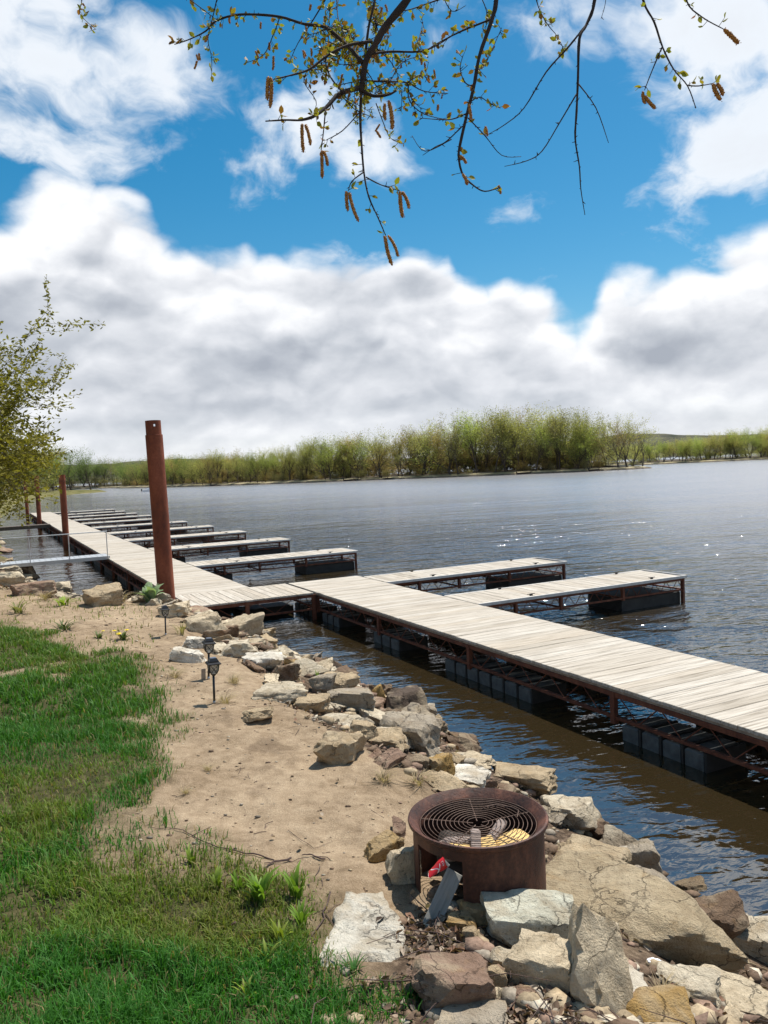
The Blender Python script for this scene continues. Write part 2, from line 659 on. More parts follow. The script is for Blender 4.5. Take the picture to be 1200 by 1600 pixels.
# ------------------------------------------------------------------ materials of the setting
def m_ground(nt, p):
    pos = nt.node('ShaderNodeNewGeometry').outputs['Position']
    at = nt.node('ShaderNodeVertexColor', layer_name='mask').outputs[0]
    lawn, rocky, far = nt.node('ShaderNodeSeparateColor').outputs[:3]
    sepc = nt.n[-1]
    nt.l.new(at, sepc.inputs[0])
    big = nt.noise(pos, 0.8, 6, 0.65)
    mid = nt.noise(pos, 9.0, 6, 0.65)
    fine = nt.noise(pos, 120.0, 3, 0.7)
    grain = nt.noise(pos, 420.0, 2, 0.6)
    sand = nt.ramp(nt.math('ADD', nt.math('MULTIPLY', mid, 0.5), nt.math('MULTIPLY', big, 0.5)),
                   [(0.30, (0.13, 0.093, 0.058)), (0.43, (0.28, 0.208, 0.134)), (0.58, (0.42, 0.325, 0.220)), (0.75, (0.54, 0.43, 0.30))])
    sand = nt.mix(nt.smooth(fine, 0.35, 0.7), nt.mix(1.0, sand, (0.78, 0.74, 0.70), 'MULTIPLY'), nt.mix(1.0, sand, (1.12, 1.1, 1.08), 'MULTIPLY'))
    dark = nt.smooth(nt.noise(pos, 2.6, 6, 0.72), 0.53, 0.68)
    sand = nt.mix(nt.math('MULTIPLY', dark, 0.55), sand, (0.12, 0.08, 0.05))
    speck = nt.smooth(grain, 0.66, 0.74)
    sand = nt.mix(nt.math('MULTIPLY', speck, 0.6), sand, (0.10, 0.07, 0.045))
    soil = nt.ramp(mid, [(0.3, (0.030, 0.030, 0.012)), (0.5, (0.070, 0.066, 0.026)), (0.7, (0.14, 0.115, 0.055))])
    litter = nt.ramp(nt.noise(pos, 26.0, 5, 0.7), [(0.3, (0.03, 0.02, 0.013)), (0.5, (0.10, 0.068, 0.045)), (0.72, (0.26, 0.19, 0.13))])
    meadow = nt.ramp(nt.noise(pos, 0.35, 5, 0.65), [(0.3, (0.07, 0.075, 0.02)), (0.5, (0.14, 0.13, 0.045)), (0.7, (0.24, 0.19, 0.10))])
    c = nt.mix(lawn, sand, soil)
    c = nt.mix(rocky, c, litter)
    c = nt.mix(far, c, meadow)
    nt._set(p.inputs['Base Color'], c)
    nt._set(p.inputs['Roughness'], 0.95)
    nt._set(p.inputs['Specular IOR Level'], 0.15)
    h = nt.math('ADD', nt.math('MULTIPLY', mid, 0.6), nt.math('ADD', nt.math('MULTIPLY', fine, 0.22), nt.math('MULTIPLY', grain, 0.08)))
    nt._set(p.inputs['Normal'], nt.bump(h, 0.75, 0.06))


material('bank_ground', m_ground)


def m_water(nt, p):
    pos = nt.node('ShaderNodeNewGeometry').outputs['Position']
    rot = nt.node('ShaderNodeVectorRotate', rotation_type='Z_AXIS')
    nt._set(rot.inputs['Vector'], pos)
    nt._set(rot.inputs['Angle'], rad(-18))
    q = nt.vmath('MULTIPLY', rot.outputs[0], (0.55, 1.0, 1.0))
    swell = nt.noise(q, 0.75, 2, 0.42, 0.3)
    wave = nt.noise(q, 2.3, 2, 0.45, 0.5)
    rip = nt.noise(q, 7.5, 2, 0.45, 0.6)
    tiny = nt.noise(q, 24.0, 2, 0.6, 0.3)
    gust = nt.smooth(nt.noise(nt.vmath('MULTIPLY', rot.outputs[0], (0.25, 1.0, 1.0)), 0.045, 4, 0.6), 0.35, 0.65, 0.65, 1.25)
    # calmer between the dock and the bank
    yy = nt.vmath('DOT_PRODUCT', pos, (N_.x, N_.y, 0.0))
    off0 = DOCK_O.dot(N_)
    calm = nt.smooth(yy, off0 + 2.0, off0 + 9.0, 0.40, 1.0)
    openr = nt.smooth(yy, off0 + 3.0, off0 + 22.0)
    h = nt.math('ADD', nt.math('MULTIPLY', swell, 0.25), nt.math('MULTIPLY', wave, 0.14))
    h = nt.math('ADD', h, nt.math('ADD', nt.math('MULTIPLY', rip, 0.048), nt.math('MULTIPLY', tiny, 0.005)))
    long_ = nt.noise(nt.vmath('MULTIPLY', rot.outputs[0], (0.4, 1.0, 1.0)), 0.09, 5, 0.42, 0.4)
    h = nt.math('ADD', h, nt.math('MULTIPLY', nt.math('MULTIPLY', long_, 0.9), openr))
    gentle = nt.smooth(yy, off0 + 20.0, off0 + 110.0, 1.0, 0.25)
    h = nt.math('MULTIPLY', nt.math('MULTIPLY', h, gust), nt.math('MULTIPLY', calm, gentle))
    nt._set(p.inputs['Normal'], nt.bump(h, 1.0, 0.85))
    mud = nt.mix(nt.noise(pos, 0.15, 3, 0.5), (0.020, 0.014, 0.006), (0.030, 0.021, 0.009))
    mud = nt.mix(nt.smooth(yy, off0 + 5.0, off0 + 30.0), mud, nt.mix(nt.noise(nt.vmath('MULTIPLY', rot.outputs[0], (0.3, 1.0, 1.0)), 0.05, 5, 0.6), (0.145, 0.142, 0.152), (0.215, 0.210, 0.225)))  # open river: silt tone, painted paler to stand in for reflected sky
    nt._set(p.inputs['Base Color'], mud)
    nt._set(p.inputs['Roughness'], nt.math('ADD', nt.lin(openr, 0.0, 1.0, 0.04, 0.11), nt.smooth(yy, off0 + 15.0, off0 + 60.0, 0.0, 0.16)))
    nt._set(p.inputs['IOR'], 2.7)
    nt._set(p.inputs['Specular IOR Level'], 0.5)


material('river_water', m_water)

# ------------------------------------------------------------------ ground mesh: polar grid round the camera's foot
ang = np.concatenate([np.radians(np.linspace(-180, -44, 40, endpoint=False)), np.radians(np.linspace(-44, 40, 380, endpoint=False)), np.radians(np.linspace(40, 180, 36, endpoint=False))])
rr = np.concatenate([[0.0], np.geomspace(0.35, 2.0, 14, endpoint=False), np.geomspace(2.0, 30.0, 230, endpoint=False), np.geomspace(30.0, 420, 60)])
na, nr = len(ang), len(rr)
R_, A2 = np.meshgrid(rr, ang, indexing='ij')
GX, GY = (R_ * np.sin(A2)).ravel(), (R_ * np.cos(A2)).ravel()
GZ = terrain(GX, GY)
idx = np.arange(nr * na).reshape(nr, na)
i0 = idx[:-1, :]
i1 = idx[1:, :]
quads = np.stack([i0, np.roll(i0, -1, 1), np.roll(i1, -1, 1), i1], -1).reshape(-1, 4)[:, ::-1]
# drop quads deep under the water
keep = (GZ[quads] > -1.2).any(1)
quads = quads[keep]
gme = np_mesh('ground', np.stack([GX, GY, GZ], 1), quads, True)
dist_s = shore_dist(GX, GY)
ca = gme.color_attributes.new('mask', 'FLOAT_COLOR', 'POINT')
lm = lawn_mask(GX, GY) * np.clip((40 - GY) / 10, 0, 1)
rk = np.clip(1 - (dist_s - 1.75 - 0.35 * n2(GX, GY, 1.5, 3, 77)) / 0.25, 0, 1)
hx = hit(740, 1480)
near_rock = np.clip(1 - (np.hypot(GX - 0.75, GY - 2.9) - 0.75 - 0.15 * n2(GX, GY, 3, 2, 78)) / 0.15, 0, 1)
rk = np.maximum(rk, near_rock) * (1 - 0.0 * lm)
fr = np.clip((GY - 26) / 12, 0, 1)
colr = np.stack([lm, rk, fr, np.ones_like(lm)], 1).astype(np.float32)
ca.data.foreach_set('color', colr.ravel())
finish(link('ground', gme, mat='bank_ground'), kind='structure')

wm = MB()
wm.add([(-9000, -300, 0), (9000, -300, 0), (9000, 9000, 0), (-9000, 9000, 0)], [(0, 1, 2, 3)])
finish(wm.build('water', 'river_water'), kind='structure')


# ------------------------------------------------------------------ materials of the things
def rand01(nt):
    oi = nt.node('ShaderNodeObjectInfo').outputs['Random']
    ri = nt.node('ShaderNodeNewGeometry').outputs['Random Per Island']
    return nt.math('FRACT', nt.math('ADD', oi, ri))


def m_deck(nt, p):
    tcx = nt.node('ShaderNodeTexCoord').outputs['Object']
    r = rand01(nt)
    shift = nt.comb(nt.math('MULTIPLY', r, 37.0), nt.math('MULTIPLY', r, 91.0), 0.0)
    q = nt.vmath('ADD', tcx, shift)
    g1 = nt.noise(nt.vmath('MULTIPLY', q, (1.6, 34.0, 20.0)), 1.0, 5, 0.6, 0.4)
    g2 = nt.noise(nt.vmath('MULTIPLY', q, (5.0, 120.0, 60.0)), 1.0, 3, 0.6)
    st = nt.noise(nt.vmath('MULTIPLY', q, (2.2, 5.0, 5.0)), 1.0, 5, 0.6)
    base = nt.ramp(g1, [(0.30, (0.25, 0.215, 0.172)), (0.48, (0.44, 0.395, 0.335)), (0.7, (0.58, 0.535, 0.47))])
    tint = nt.ramp(r, [(0.0, (0.82, 0.79, 0.74)), (0.35, (1.0, 0.98, 0.95)), (0.7, (1.06, 1.06, 1.05)), (1.0, (0.93, 0.88, 0.81))])
    base = nt.mix(1.0, base, tint, 'MULTIPLY')
    base = nt.mix(nt.smooth(st, 0.58, 0.78, 0.0, 0.45), base, (0.27, 0.22, 0.17))
    nt._set(p.inputs['Base Color'], base)
    nt._set(p.inputs['Roughness'], 0.85)
    nt._set(p.inputs['Specular IOR Level'], 0.25)
    nt._set(p.inputs['Normal'], nt.bump(nt.math('ADD', g1, nt.math('MULTIPLY', g2, 0.4)), 0.5, 0.006))


material('weathered_deck', m_deck)


def rust(name, c0, c1, c2, rough=0.8, scale=6.0):
    def fn(nt, p):
        pos = nt.node('ShaderNodeNewGeometry').outputs['Position']
        a = nt.noise(nt.vmath('MULTIPLY', pos, (1.0, 1.0, 0.45)), scale, 6, 0.65)
        b = nt.noise(pos, scale * 9, 4, 0.7)
        v = nt.math('ADD', nt.math('MULTIPLY', a, 0.7), nt.math('MULTIPLY', b, 0.3))
        nt._set(p.inputs['Base Color'], nt.ramp(v, [(0.33, c0), (0.5, c1), (0.68, c2)]))
        nt._set(p.inputs['Roughness'], nt.lin(b, 0.3, 0.7, rough - 0.12, rough + 0.1))
        nt._set(p.inputs['Specular IOR Level'], 0.35)
        nt._set(p.inputs['Normal'], nt.bump(nt.math('ADD', a, b), 0.35, 0.01))
    return material(name, fn)


rust('rusty_steel', (0.06, 0.022, 0.013), (0.145, 0.048, 0.026), (0.24, 0.095, 0.05))
rust('rusty_pile', (0.08, 0.022, 0.011), (0.19, 0.048, 0.020), (0.31, 0.095, 0.045), 0.72, 2.6)
rust('rusty_ring', (0.018, 0.010, 0.008), (0.075, 0.030, 0.019), (0.21, 0.085, 0.05), 0.6, 6.5)
rust('burnt_wire', (0.05, 0.030, 0.022), (0.13, 0.078, 0.055), (0.24, 0.155, 0.115), 0.6, 9.0)


def plain(name, c, rough=0.6, var=0.25, scale=8.0, metal=0.0, bump=0.15, spec=0.4):
    def fn(nt, p):
        pos = nt.node('ShaderNodeNewGeometry').outputs['Position']
        a = nt.noise(pos, scale, 5, 0.62)
        lo = tuple(x * (1 - var) for x in c)
        hi = tuple(min(1.0, x * (1 + var)) for x in c)
        nt._set(p.inputs['Base Color'], nt.ramp(a, [(0.3, lo), (0.7, hi)]))
        nt._set(p.inputs['Roughness'], rough)
        nt._set(p.inputs['Metallic'], metal)
        nt._set(p.inputs['Specular IOR Level'], spec)
        if bump:
            nt._set(p.inputs['Normal'], nt.bump(a, bump, 0.01))
    return material(name, fn)


plain('float_grey', (0.105, 0.112, 0.108), 0.7, 0.45, 7.0)
plain('float_black', (0.028, 0.027, 0.025), 0.75, 0.4, 6.0)
plain('edge_white', (0.62, 0.59, 0.54), 0.7, 0.15, 12.0)
plain('fascia_wood', (0.30, 0.235, 0.175), 0.85, 0.35, 9.0)
plain('aluminium', (0.50, 0.51, 0.51), 0.45, 0.12, 6.0, 0.6, 0.05)
plain('dark_timber', (0.11, 0.085, 0.065), 0.85, 0.3, 6.0)
plain('black_plastic', (0.012, 0.013, 0.016), 0.38, 0.2, 20.0, 0.0, 0.03, 0.5)
plain('panel_blue', (0.035, 0.05, 0.085), 0.22, 0.2, 30.0, 0.0, 0.0, 0.6)
plain('bare_metal', (0.42, 0.42, 0.42), 0.4, 0.2, 20.0, 0.8, 0.0)
plain('paper_white', (0.80, 0.80, 0.82), 0.8, 0.05, 30.0)
plain('can_red', (0.55, 0.012, 0.015), 0.3, 0.12, 20.0, 0.0, 0.0, 0.6)
plain('can_white', (0.75, 0.72, 0.68), 0.4, 0.05, 20.0, 0.0, 0.0)
plain('bright_wood', (0.66, 0.44, 0.16), 0.7, 0.25, 14.0)
plain('charred_wood', (0.045, 0.036, 0.030), 0.9, 0.6, 22.0)
plain('grey_ash_wood', (0.24, 0.19, 0.165), 0.9, 0.4, 22.0)
plain('twig_bark', (0.085, 0.055, 0.045), 0.9, 0.4, 30.0)
plain('straw', (0.42, 0.33, 0.19), 0.9, 0.3, 12.0)
plain('yellow_flower', (0.80, 0.62, 0.02), 0.7, 0.1, 20.0)
plain('boat_white', (0.75, 0.76, 0.77), 0.4, 0.08, 2.0)
plain('grey_bark', (0.085, 0.066, 0.052), 0.95, 0.45, 5.0)
plain('dark_bark', (0.045, 0.032, 0.026), 0.95, 0.4, 14.0)


def m_board(nt, p):
    tcx = nt.node('ShaderNodeTexCoord').outputs['Object']
    g = nt.noise(nt.vmath('MULTIPLY', tcx, (40.0, 3.0, 40.0)), 1.0, 5, 0.6, 0.3)
    s = nt.noise(tcx, 9.0, 4, 0.6)
    c = nt.ramp(g, [(0.3, (0.15, 0.145, 0.128)), (0.6, (0.29, 0.28, 0.25)), (0.8, (0.40, 0.375, 0.32))])
    nt._set(p.inputs['Base Color'], nt.mix(nt.smooth(s, 0.5, 0.7, 0, 0.5), c, (0.34, 0.27, 0.19)))
    nt._set(p.inputs['Roughness'], 0.8)
    nt._set(p.inputs['Normal'], nt.bump(g, 0.4, 0.004))


material('grey_board', m_board)


def m_glass(nt, p):
    nt._set(p.inputs['Base Color'], (0.55, 0.55, 0.52, 1))
    nt._set(p.inputs['Roughness'], 0.25)
    nt._set(p.inputs['Transmission Weight'], 0.75)
    nt._set(p.inputs['IOR'], 1.3)


material('lamp_glass', m_glass)


# ------------------------------------------------------------------ floating dock
DECK_Z = 0.60
PW = 0.188                       # plank pitch


def plank_meshes(length, tag):
    out = []
    rnd = random.Random(length * 1000)
    for k in range(3):
        m = MB()
        e0, e1 = rnd.uniform(-.006, .008), rnd.uniform(-.006, .008)
        m.bevbox(-length / 2 + e0, length / 2 + e1, -(PW - .009) / 2, (PW - .009) / 2, -0.038, 0.0, 0.005)
        me = m.mesh('plank')
        me.materials.append(MATS['weathered_deck'])
        out.append(me)
    return out


def lay_planks(parent, x0, x1, y0, y1, n_single, rnd, from_near=True, along='y'):
    """planks across x (length x1-x0), stepping along y; the first n_single are objects, the rest one joined part"""
    count = int((y1 - y0) / PW)
    L = x1 - x0
    mesh_set = plank_meshes(L, 'p')
    rest = MB()
    for i in range(count):
        y = y0 + (i + 0.5) * PW
        z = DECK_Z + rnd.uniform(-.003, .003)
        if i < n_single:
            o = link('plank', mesh_set[rnd.randrange(3)], parent)
            o.location = ((x0 + x1) / 2, y, z)
            o.rotation_euler = (rnd.uniform(-.006, .006), rnd.uniform(-.001, .001), rnd.uniform(-.002, .002) + (math.pi if rnd.random() < .5 else 0))
        else:
            rest.bevbox(x0 + rnd.uniform(-.006, .006), x1 + rnd.uniform(-.006, .006), y - (PW - .009) / 2, y + (PW - .009) / 2, z - .038, z, .005)
    if rest.v:
        o = rest.build('planking', 'weathered_deck', parent)
        o['kind'] = 'stuff'


def truss(parent, axis, fixed, s0, s1, ztop, zbot, step, mat='rusty_steel', chord=0.03):
    """lattice girder in a vertical plane. axis 'y': runs along y at x=fixed; axis 'x': runs along x at y=fixed"""
    def P(s, z, o=0.0):
        return (fixed + o, s, z) if axis == 'y' else (s, fixed + o, z)

    def bar(a, b, z0, z1, wd):
        m = MB()
        if axis == 'y':
            m.box(fixed - wd, fixed + wd, a, b, z0, z1)
        else:
            m.box(a, b, fixed - wd, fixed + wd, z0, z1)
        return m
    bar(s0, s1, ztop - 0.055, ztop, chord).build('top_chord', mat, parent)
    bar(s0, s1, zbot, zbot + 0.035, chord * 0.8).build('bottom_chord', mat, parent)
    n = max(2, int(round((s1 - s0) / step)))
    d = (s1 - s0) / n
    lat = MB()
    for i in range(n):
        a, b = s0 + i * d, s0 + (i + 1) * d
        lat.tube([P(a, zbot + .02), P((a + b) / 2, ztop - .03)], 0.0075, 5)
        lat.tube([P((a + b) / 2, ztop - .03), P(b, zbot + .02)], 0.0075, 5)
    lat.build('lattice', mat, parent)


def add_floats(parent, groups, mat='float_grey', name='float'):
    for (x0, x1, y0, y1, z0, z1) in groups:
        m = MB()
        b = 0.02
        m.bevbox(x0, x1, y0, y1, z0, z1, b)
        o = m.build(name, mat, parent)


def float_row(parent, x0, x1, ys, ye, nb, mat='float_grey'):
    d = (ye - ys) / nb
    for i in range(nb):
        a = ys + i * d
        add_floats(parent, [(x0, x1, a + .03, a + d - .03, -0.22, 0.185)], mat)
        m = MB()
        m.box(x0 - .008, x1 + .008, a - .014, a + .014, -0.1, 0.195)  # shade of the gap between floats, built as a black strip
        m.build('float_gap_shade', 'float_black', parent)


rnd = random.Random(4)
TR_T, TR_B = 0.555, 0.215
# --- near walkway
near = empty('dock_walkway', DOCK_O, DOCK_ANG)
finish(near, 'wide plank walkway section passing the fire ring, carrying two finger piers', 'dock', 'floating dock walkways')
NX0, NX1, NY0, NY1 = 2.70, 4.50, -17.0, 1.82
# count from the far end so that the nearest seen planks are all single
lay_planks(near, NX0, NX1, NY0, NY1, 400, rnd)
for x in (NX0 + .05, NX1 - .05):
    truss(near, 'y', x + (-.018 if x < 3 else .018), NY0, NY1, .530, TR_B, 0.62)
for x, s in ((NX0, -1), (NX1, 1)):
    m = MB()
    m.box(x + .012, x + .040, NY0, NY1, 0.532, 0.559) if s < 0 else m.box(x - .040, x - .012, NY0, NY1, 0.532, 0.559)
    m.build('fascia_board', 'fascia_wood', near)
for y in (-15.3, -12.2, -9.1, -6.05, -3.0, NY0 + .03, 0.0):
    for x in (NX0 + .022, NX1 - .022):
        m = MB()
        m.box(x - .03, x + .03, y - .035, y + .035, 0.16, 0.529)
        m.build('post', 'rusty_steel', near)
    m = MB()
    m.box(NX0 + .06, NX1 - .06, y - .03, y + .03, 0.44, 0.50)
    m.build('cross_beam', 'rusty_steel', near)
for (a, b, nb) in ((-1.14, -.2, 3), (-3.78, -2.72, 3), (-7.55, -5.3, 7), (-10.4, -9.2, 4), (-14.2, -12.6, 5), (0.3, 1.5, 4)):
    float_row(near, NX0 + .022, NX0 + .58, a, b, nb)
    float_row(near, NX1 - .62, NX1 - .06, a, b, nb)

# --- jog platform joining both walkways
jog = empty('dock_platform', DOCK_O, DOCK_ANG)
finish(jog, 'short plank platform joining the two walkways at the dock corner', 'dock', 'floating dock walkways')
jx = 0.0
mesh_set = plank_meshes(1.82, 'j')
k = 0
while jx + PW <= 2.70:
    o = link('plank', mesh_set[k % 3], jog)
    o.location = (jx + PW / 2, 0.91, DECK_Z + rnd.uniform(-.003, .003))
    o.rotation_euler = (rnd.uniform(-.006, .006), 0, math.pi / 2 + rnd.uniform(-.002, .002))
    jx += PW
    k += 1
for y in (0.05, 1.77):
    truss(jog, 'x', y, 0.03, 2.62, TR_T, TR_B, 0.9)
m = MB()
m.box(0.01, 2.66, 0.012, 0.040, 0.49, 0.559)
m.build('fascia_board', 'rusty_steel', jog)
for (x, y) in ((0.05, 0.02), (1.15, 0.02), (2.64, 0.02)):
    m = MB()
    m.box(x - .04, x + .04, y - .02, y + .045, -0.05, 0.55)
    m.build('post', 'rusty_steel', jog)
m = MB()
m.box(0.005, 0.05, 0.07, 1.80, 0.15, 0.55)
m.build('end_plate', 'rusty_steel', jog)
add_floats(jog, [(0.15, 1.0, 0.75, 1.65, -0.22, 0.20), (1.3, 2.55, 1.1, 1.7, -0.22, 0.20)], 'float_black')

# --- far walkway
far = empty('dock_walkway', DOCK_O, DOCK_ANG)
finish(far, 'long straight plank walkway with ten finger piers beside the rusty piles', 'dock', 'floating dock walkways')
FX0, FX1, FY0, FY1 = 0.0, 1.76, 1.84, 65.0
lay_planks(far, FX0, FX1, FY0, FY1, 160, rnd)
for x in (FX0 + .05, FX1 - .05):
    truss(far, 'y', x + (-.018 if x < .5 else .018), FY0, FY1, .530, TR_B, 0.7)
for x, s in ((FX0, -1), (FX1, 1)):
    m = MB()
    m.box(x + .012, x + .040, FY0, FY1, 0.532, 0.559) if s < 0 else m.box(x - .040, x - .012, FY0, FY1, 0.532, 0.559)
    m.build('fascia_board', 'fascia_wood', far)
y = FY0 + .04
while y < FY1:
    for x in (FX0 + .02, FX1 - .02):
        m = MB()
        m.box(x - .03, x + .03, y - .035, y + .035, 0.0, 0.555)
        m.build('post', 'rusty_steel', far)
    y += 3.15
y = 2.6
while y < 63:
    float_row(far, FX0 + .06, FX0 + .60, y, y + 1.9, 4, 'float_black')
    float_row(far, FX1 - .60, FX1 - .06, y, y + 1.9, 4, 'float_black')
    y += 3.15


# --- finger piers
def make_finger(x0, x1, y0, label, single, group='finger piers of the dock', black=True):
    """finger from x0 (walkway edge) to x1 (tip); near edge at y0, 1.2 m wide"""
    t = empty('dock_finger', dk(x0, y0), DOCK_ANG)
    finish(t, label, 'finger pier', group)
    L, W = x1 - x0, 1.2
    count = int(L / PW)
    ms = plank_meshes(W, 'f')
    rest = MB()
    for i in range(count):
        x = .006 + (i + .5) * PW
        z = DECK_Z + rnd.uniform(-.003, .003)
        if single:
            o = link('plank', ms[rnd.randrange(3)], t)
            o.location = (x, W / 2, z)
            o.rotation_euler = (0, rnd.uniform(-.005, .005), math.pi / 2 + rnd.uniform(-.003, .003))
        else:
            rest.bevbox(x - (PW - .009) / 2, x + (PW - .009) / 2, .0, W, z - .038, z, .005)
    if rest.v:
        rest.build('planking', 'weathered_deck', t)['kind'] = 'stuff'
    # pale bumper strips along the edges and the tip
    for (a, b, c, d_) in ((0.02, L, -.038, -.004), (0.02, L, W + .004, W + .038)):
        m = MB()
        m.bevbox(a, b, c, d_, 0.545, 0.607, .006)
        m.build('edge_strip', 'edge_white', t)
    m = MB()
    m.bevbox(L + .002, L + .034, -.038, W + .038, 0.545, 0.607, .006)
    m.build('edge_strip', 'edge_white', t)
    for y in (.04, W - .04):
        truss(t, 'x', y, 0.03, L - .02, TR_T - .012, 0.27, 0.34, chord=.026)
    for x in (0.9, 2.0, L - 1.75, L - .03):
        for y in (.04, W - .04):
            m = MB()
            m.box(x - .028, x + .028, y - .034, y + .034, (0.0 if x > L - .1 else .24), 0.54)
            m.build('post', 'rusty_steel', t)
        m = MB()
        m.box(x - .02, x + .02, .08, W - .08, .275, .305)
        m.build('cross_beam', 'rusty_steel', t)
    for (x, y) in ((1.3, .07), (L - .9, .07), (1.3, W - .07), (L - .9, W - .07)):
        m = MB()
        m.box(x - .03, x + .03, y - .012, y + .012, DECK_Z + .004, DECK_Z + .03)
        m.tube([(x - .09, y, DECK_Z + .038), (x, y, DECK_Z + .034), (x + .09, y, DECK_Z + .038)], [.007, .011, .007], 6)
        m.build('cleat', 'float_black', t)
    add_floats(t, [(0.15, 1.15, .08, W - .08, -.2, .255), (L - 1.75, L - .07, .08, W - .08, -.2, .255)], 'float_black' if black else 'float_grey')
    return t


make_finger(4.52, 9.90, -3.55, 'finger pier beside the fire-ring stretch of walkway, farthest out from the dock corner', True)
make_finger(4.52, 9.75, 0.25, 'finger pier in line with the corner platform', True)
ords = ['first', 'second', 'third', 'fourth', 'fifth', 'sixth', 'seventh', 'eighth', 'ninth', 'tenth']
fy = [7.35, 13.7, 19.6, 25.4, 31.6, 37.4, 43.1, 49.0, 54.8, 61.0]
for i, y in enumerate(fy):
    make_finger(1.78, 7.05, y, '%s finger pier along the long walkway, counted from the corner platform' % ords[i], i < 2)


# ------------------------------------------------------------------ steel mooring piles
def make_pile(n, a, z1, rad_, label, hole=False, lean=(0, 0)):
    p0 = dk(n, a, 0)
    t = empty('mooring_pile', p0, 0)
    t.rotation_euler = (lean[0], lean[1], 0)
    finish(t, label, 'pile', 'steel piles along the dock')
    m = MB()
    if hole:
        m.lathe([(rad_, -1.5), (rad_, z1 - .30), (rad_ * .90, z1 - .295), (rad_ * .90, z1 - .30)], 28)
        me = m.mesh('shaft')
        auto_smooth(me, 35)
        link('shaft', me, t, 'rusty_pile')
        # upper collar: open pipe with a bolt hole right through, facing the camera
        m = MB()
        r1, r0 = rad_ * .90, rad_ * .83
        za, zb = z1 - .42, z1
        face = math.atan2(-p0.y, -p0.x)
        nseg = 40
        hs = [i for i in range(nseg)]
        hz0, hz1 = z1 - .13, z1 - .06
        da = 2 * math.pi / nseg

        def is_gap(i):
            a_ = (i + .5) * da
            for c in (face + .14, face + math.pi - .14):
                d_ = (a_ - c + math.pi) % (2 * math.pi) - math.pi
                if abs(d_) < da * 1.02:
                    return True
            return False
        for i in hs:
            a0, a1 = i * da, (i + 1) * da
            zz = [(za, hz0), (hz1, zb)] if is_gap(i) else [(za, hz0), (hz0, hz1), (hz1, zb)]
            for (q0, q1) in zz:
                vs = []
                for rr_ in (r1, r0):
                    for aa in (a0, a1):
                        for z_ in (q0, q1):
                            vs.append((rr_ * math.cos(aa), rr_ * math.sin(aa), z_))
                m.add(vs, [(0, 2, 3, 1), (5, 7, 6, 4), (1, 3, 7, 5), (4, 6, 2, 0), (2, 6, 7, 3), (0, 1, 5, 4)])
        m.build('collar', 'rusty_pile', t)
    else:
        m.lathe([(rad_, -1.5), (rad_, z1), (rad_ * .8, z1), (rad_ * .8, z1 - .3)], 20)
        me = m.mesh('shaft')
        auto_smooth(me, 35)
        link('shaft', me, t, 'rusty_pile')
        m = MB()
        m.lathe([(rad_ + .012, z1 - .34), (rad_ + .012, z1 - .28), (rad_ + .001, z1 - .28)], 20)
        m.build('band', 'rusty_steel', t)
    return t


pt = at_d(240, 657, dk(-.25, 1.05).y)
make_pile(-0.27, 1.10, pt.z, 0.178, 'tall reddish rusty steel pile with a bolt hole near its top at the dock corner', True, (0, rad(-1.0)))
for (n, a, u, vtop, lab) in ((-.24, 25.2, 92, 742, 'rusty steel pile between the white-railed gangway and the dark timber gangway'),
                             (-.28, 45.5, 50, 744, 'rusty steel pile just beyond the dark timber gangway'),
                             (-.28, 63.6, 30, 752, 'rusty steel pile at the far end of the long walkway')):
    q = dk(n, a)
    zt = at_d(u, vtop, q.y).z
    make_pile(n, a, zt, 0.15, lab)

# ------------------------------------------------------------------ gangways to the bank
gw = empty('gangway', dk(0, 12.2), DOCK_ANG)
finish(gw, 'pale metal gangway with a thin railing leading to the dock', 'gangway')
m = MB()
for i in range(30):
    m.bevbox(-5.35 + i * .18, -5.35 + i * .18 + .172, .03, 1.07, .655, .675, .003)
m.build('treads', 'aluminium', gw)['kind'] = 'stuff'
for y in (0.0, 1.07):
    m = MB()
    m.box(-5.4, 0.06, y, y + .03, .565, .68)
    m.build('side_beam', 'aluminium', gw)
for x in (-.02, -1.22, -2.42, -3.62, -4.82):
    m = MB()
    m.tube([(x, -.013, .57), (x, -.013, 1.52)], .016, 8)
    m.build('rail_post', 'aluminium', gw)
m = MB()
m.tube([(-5.3, -.013, 1.52), (.0, -.013, 1.52)], .016, 8)
m.build('hand_rail', 'aluminium', gw)
gw2 = empty('gangway', dk(0, 38.5), DOCK_ANG)
finish(gw2, 'low dark timber gangway without railing leading to the dock', 'gangway')
for y in (0.0, .95):
    m = MB()
    m.box(-7.0, 0.0, y, y + .06, .44, .62)
    m.build('side_beam', 'dark_timber', gw2)
m = MB()
for i in range(36):
    m.box(-7.0 + i * .194, -7.0 + i * .194 + .18, -.02, 1.03, .622, .66)
m.build('treads', 'dark_timber', gw2)['kind'] = 'stuff'


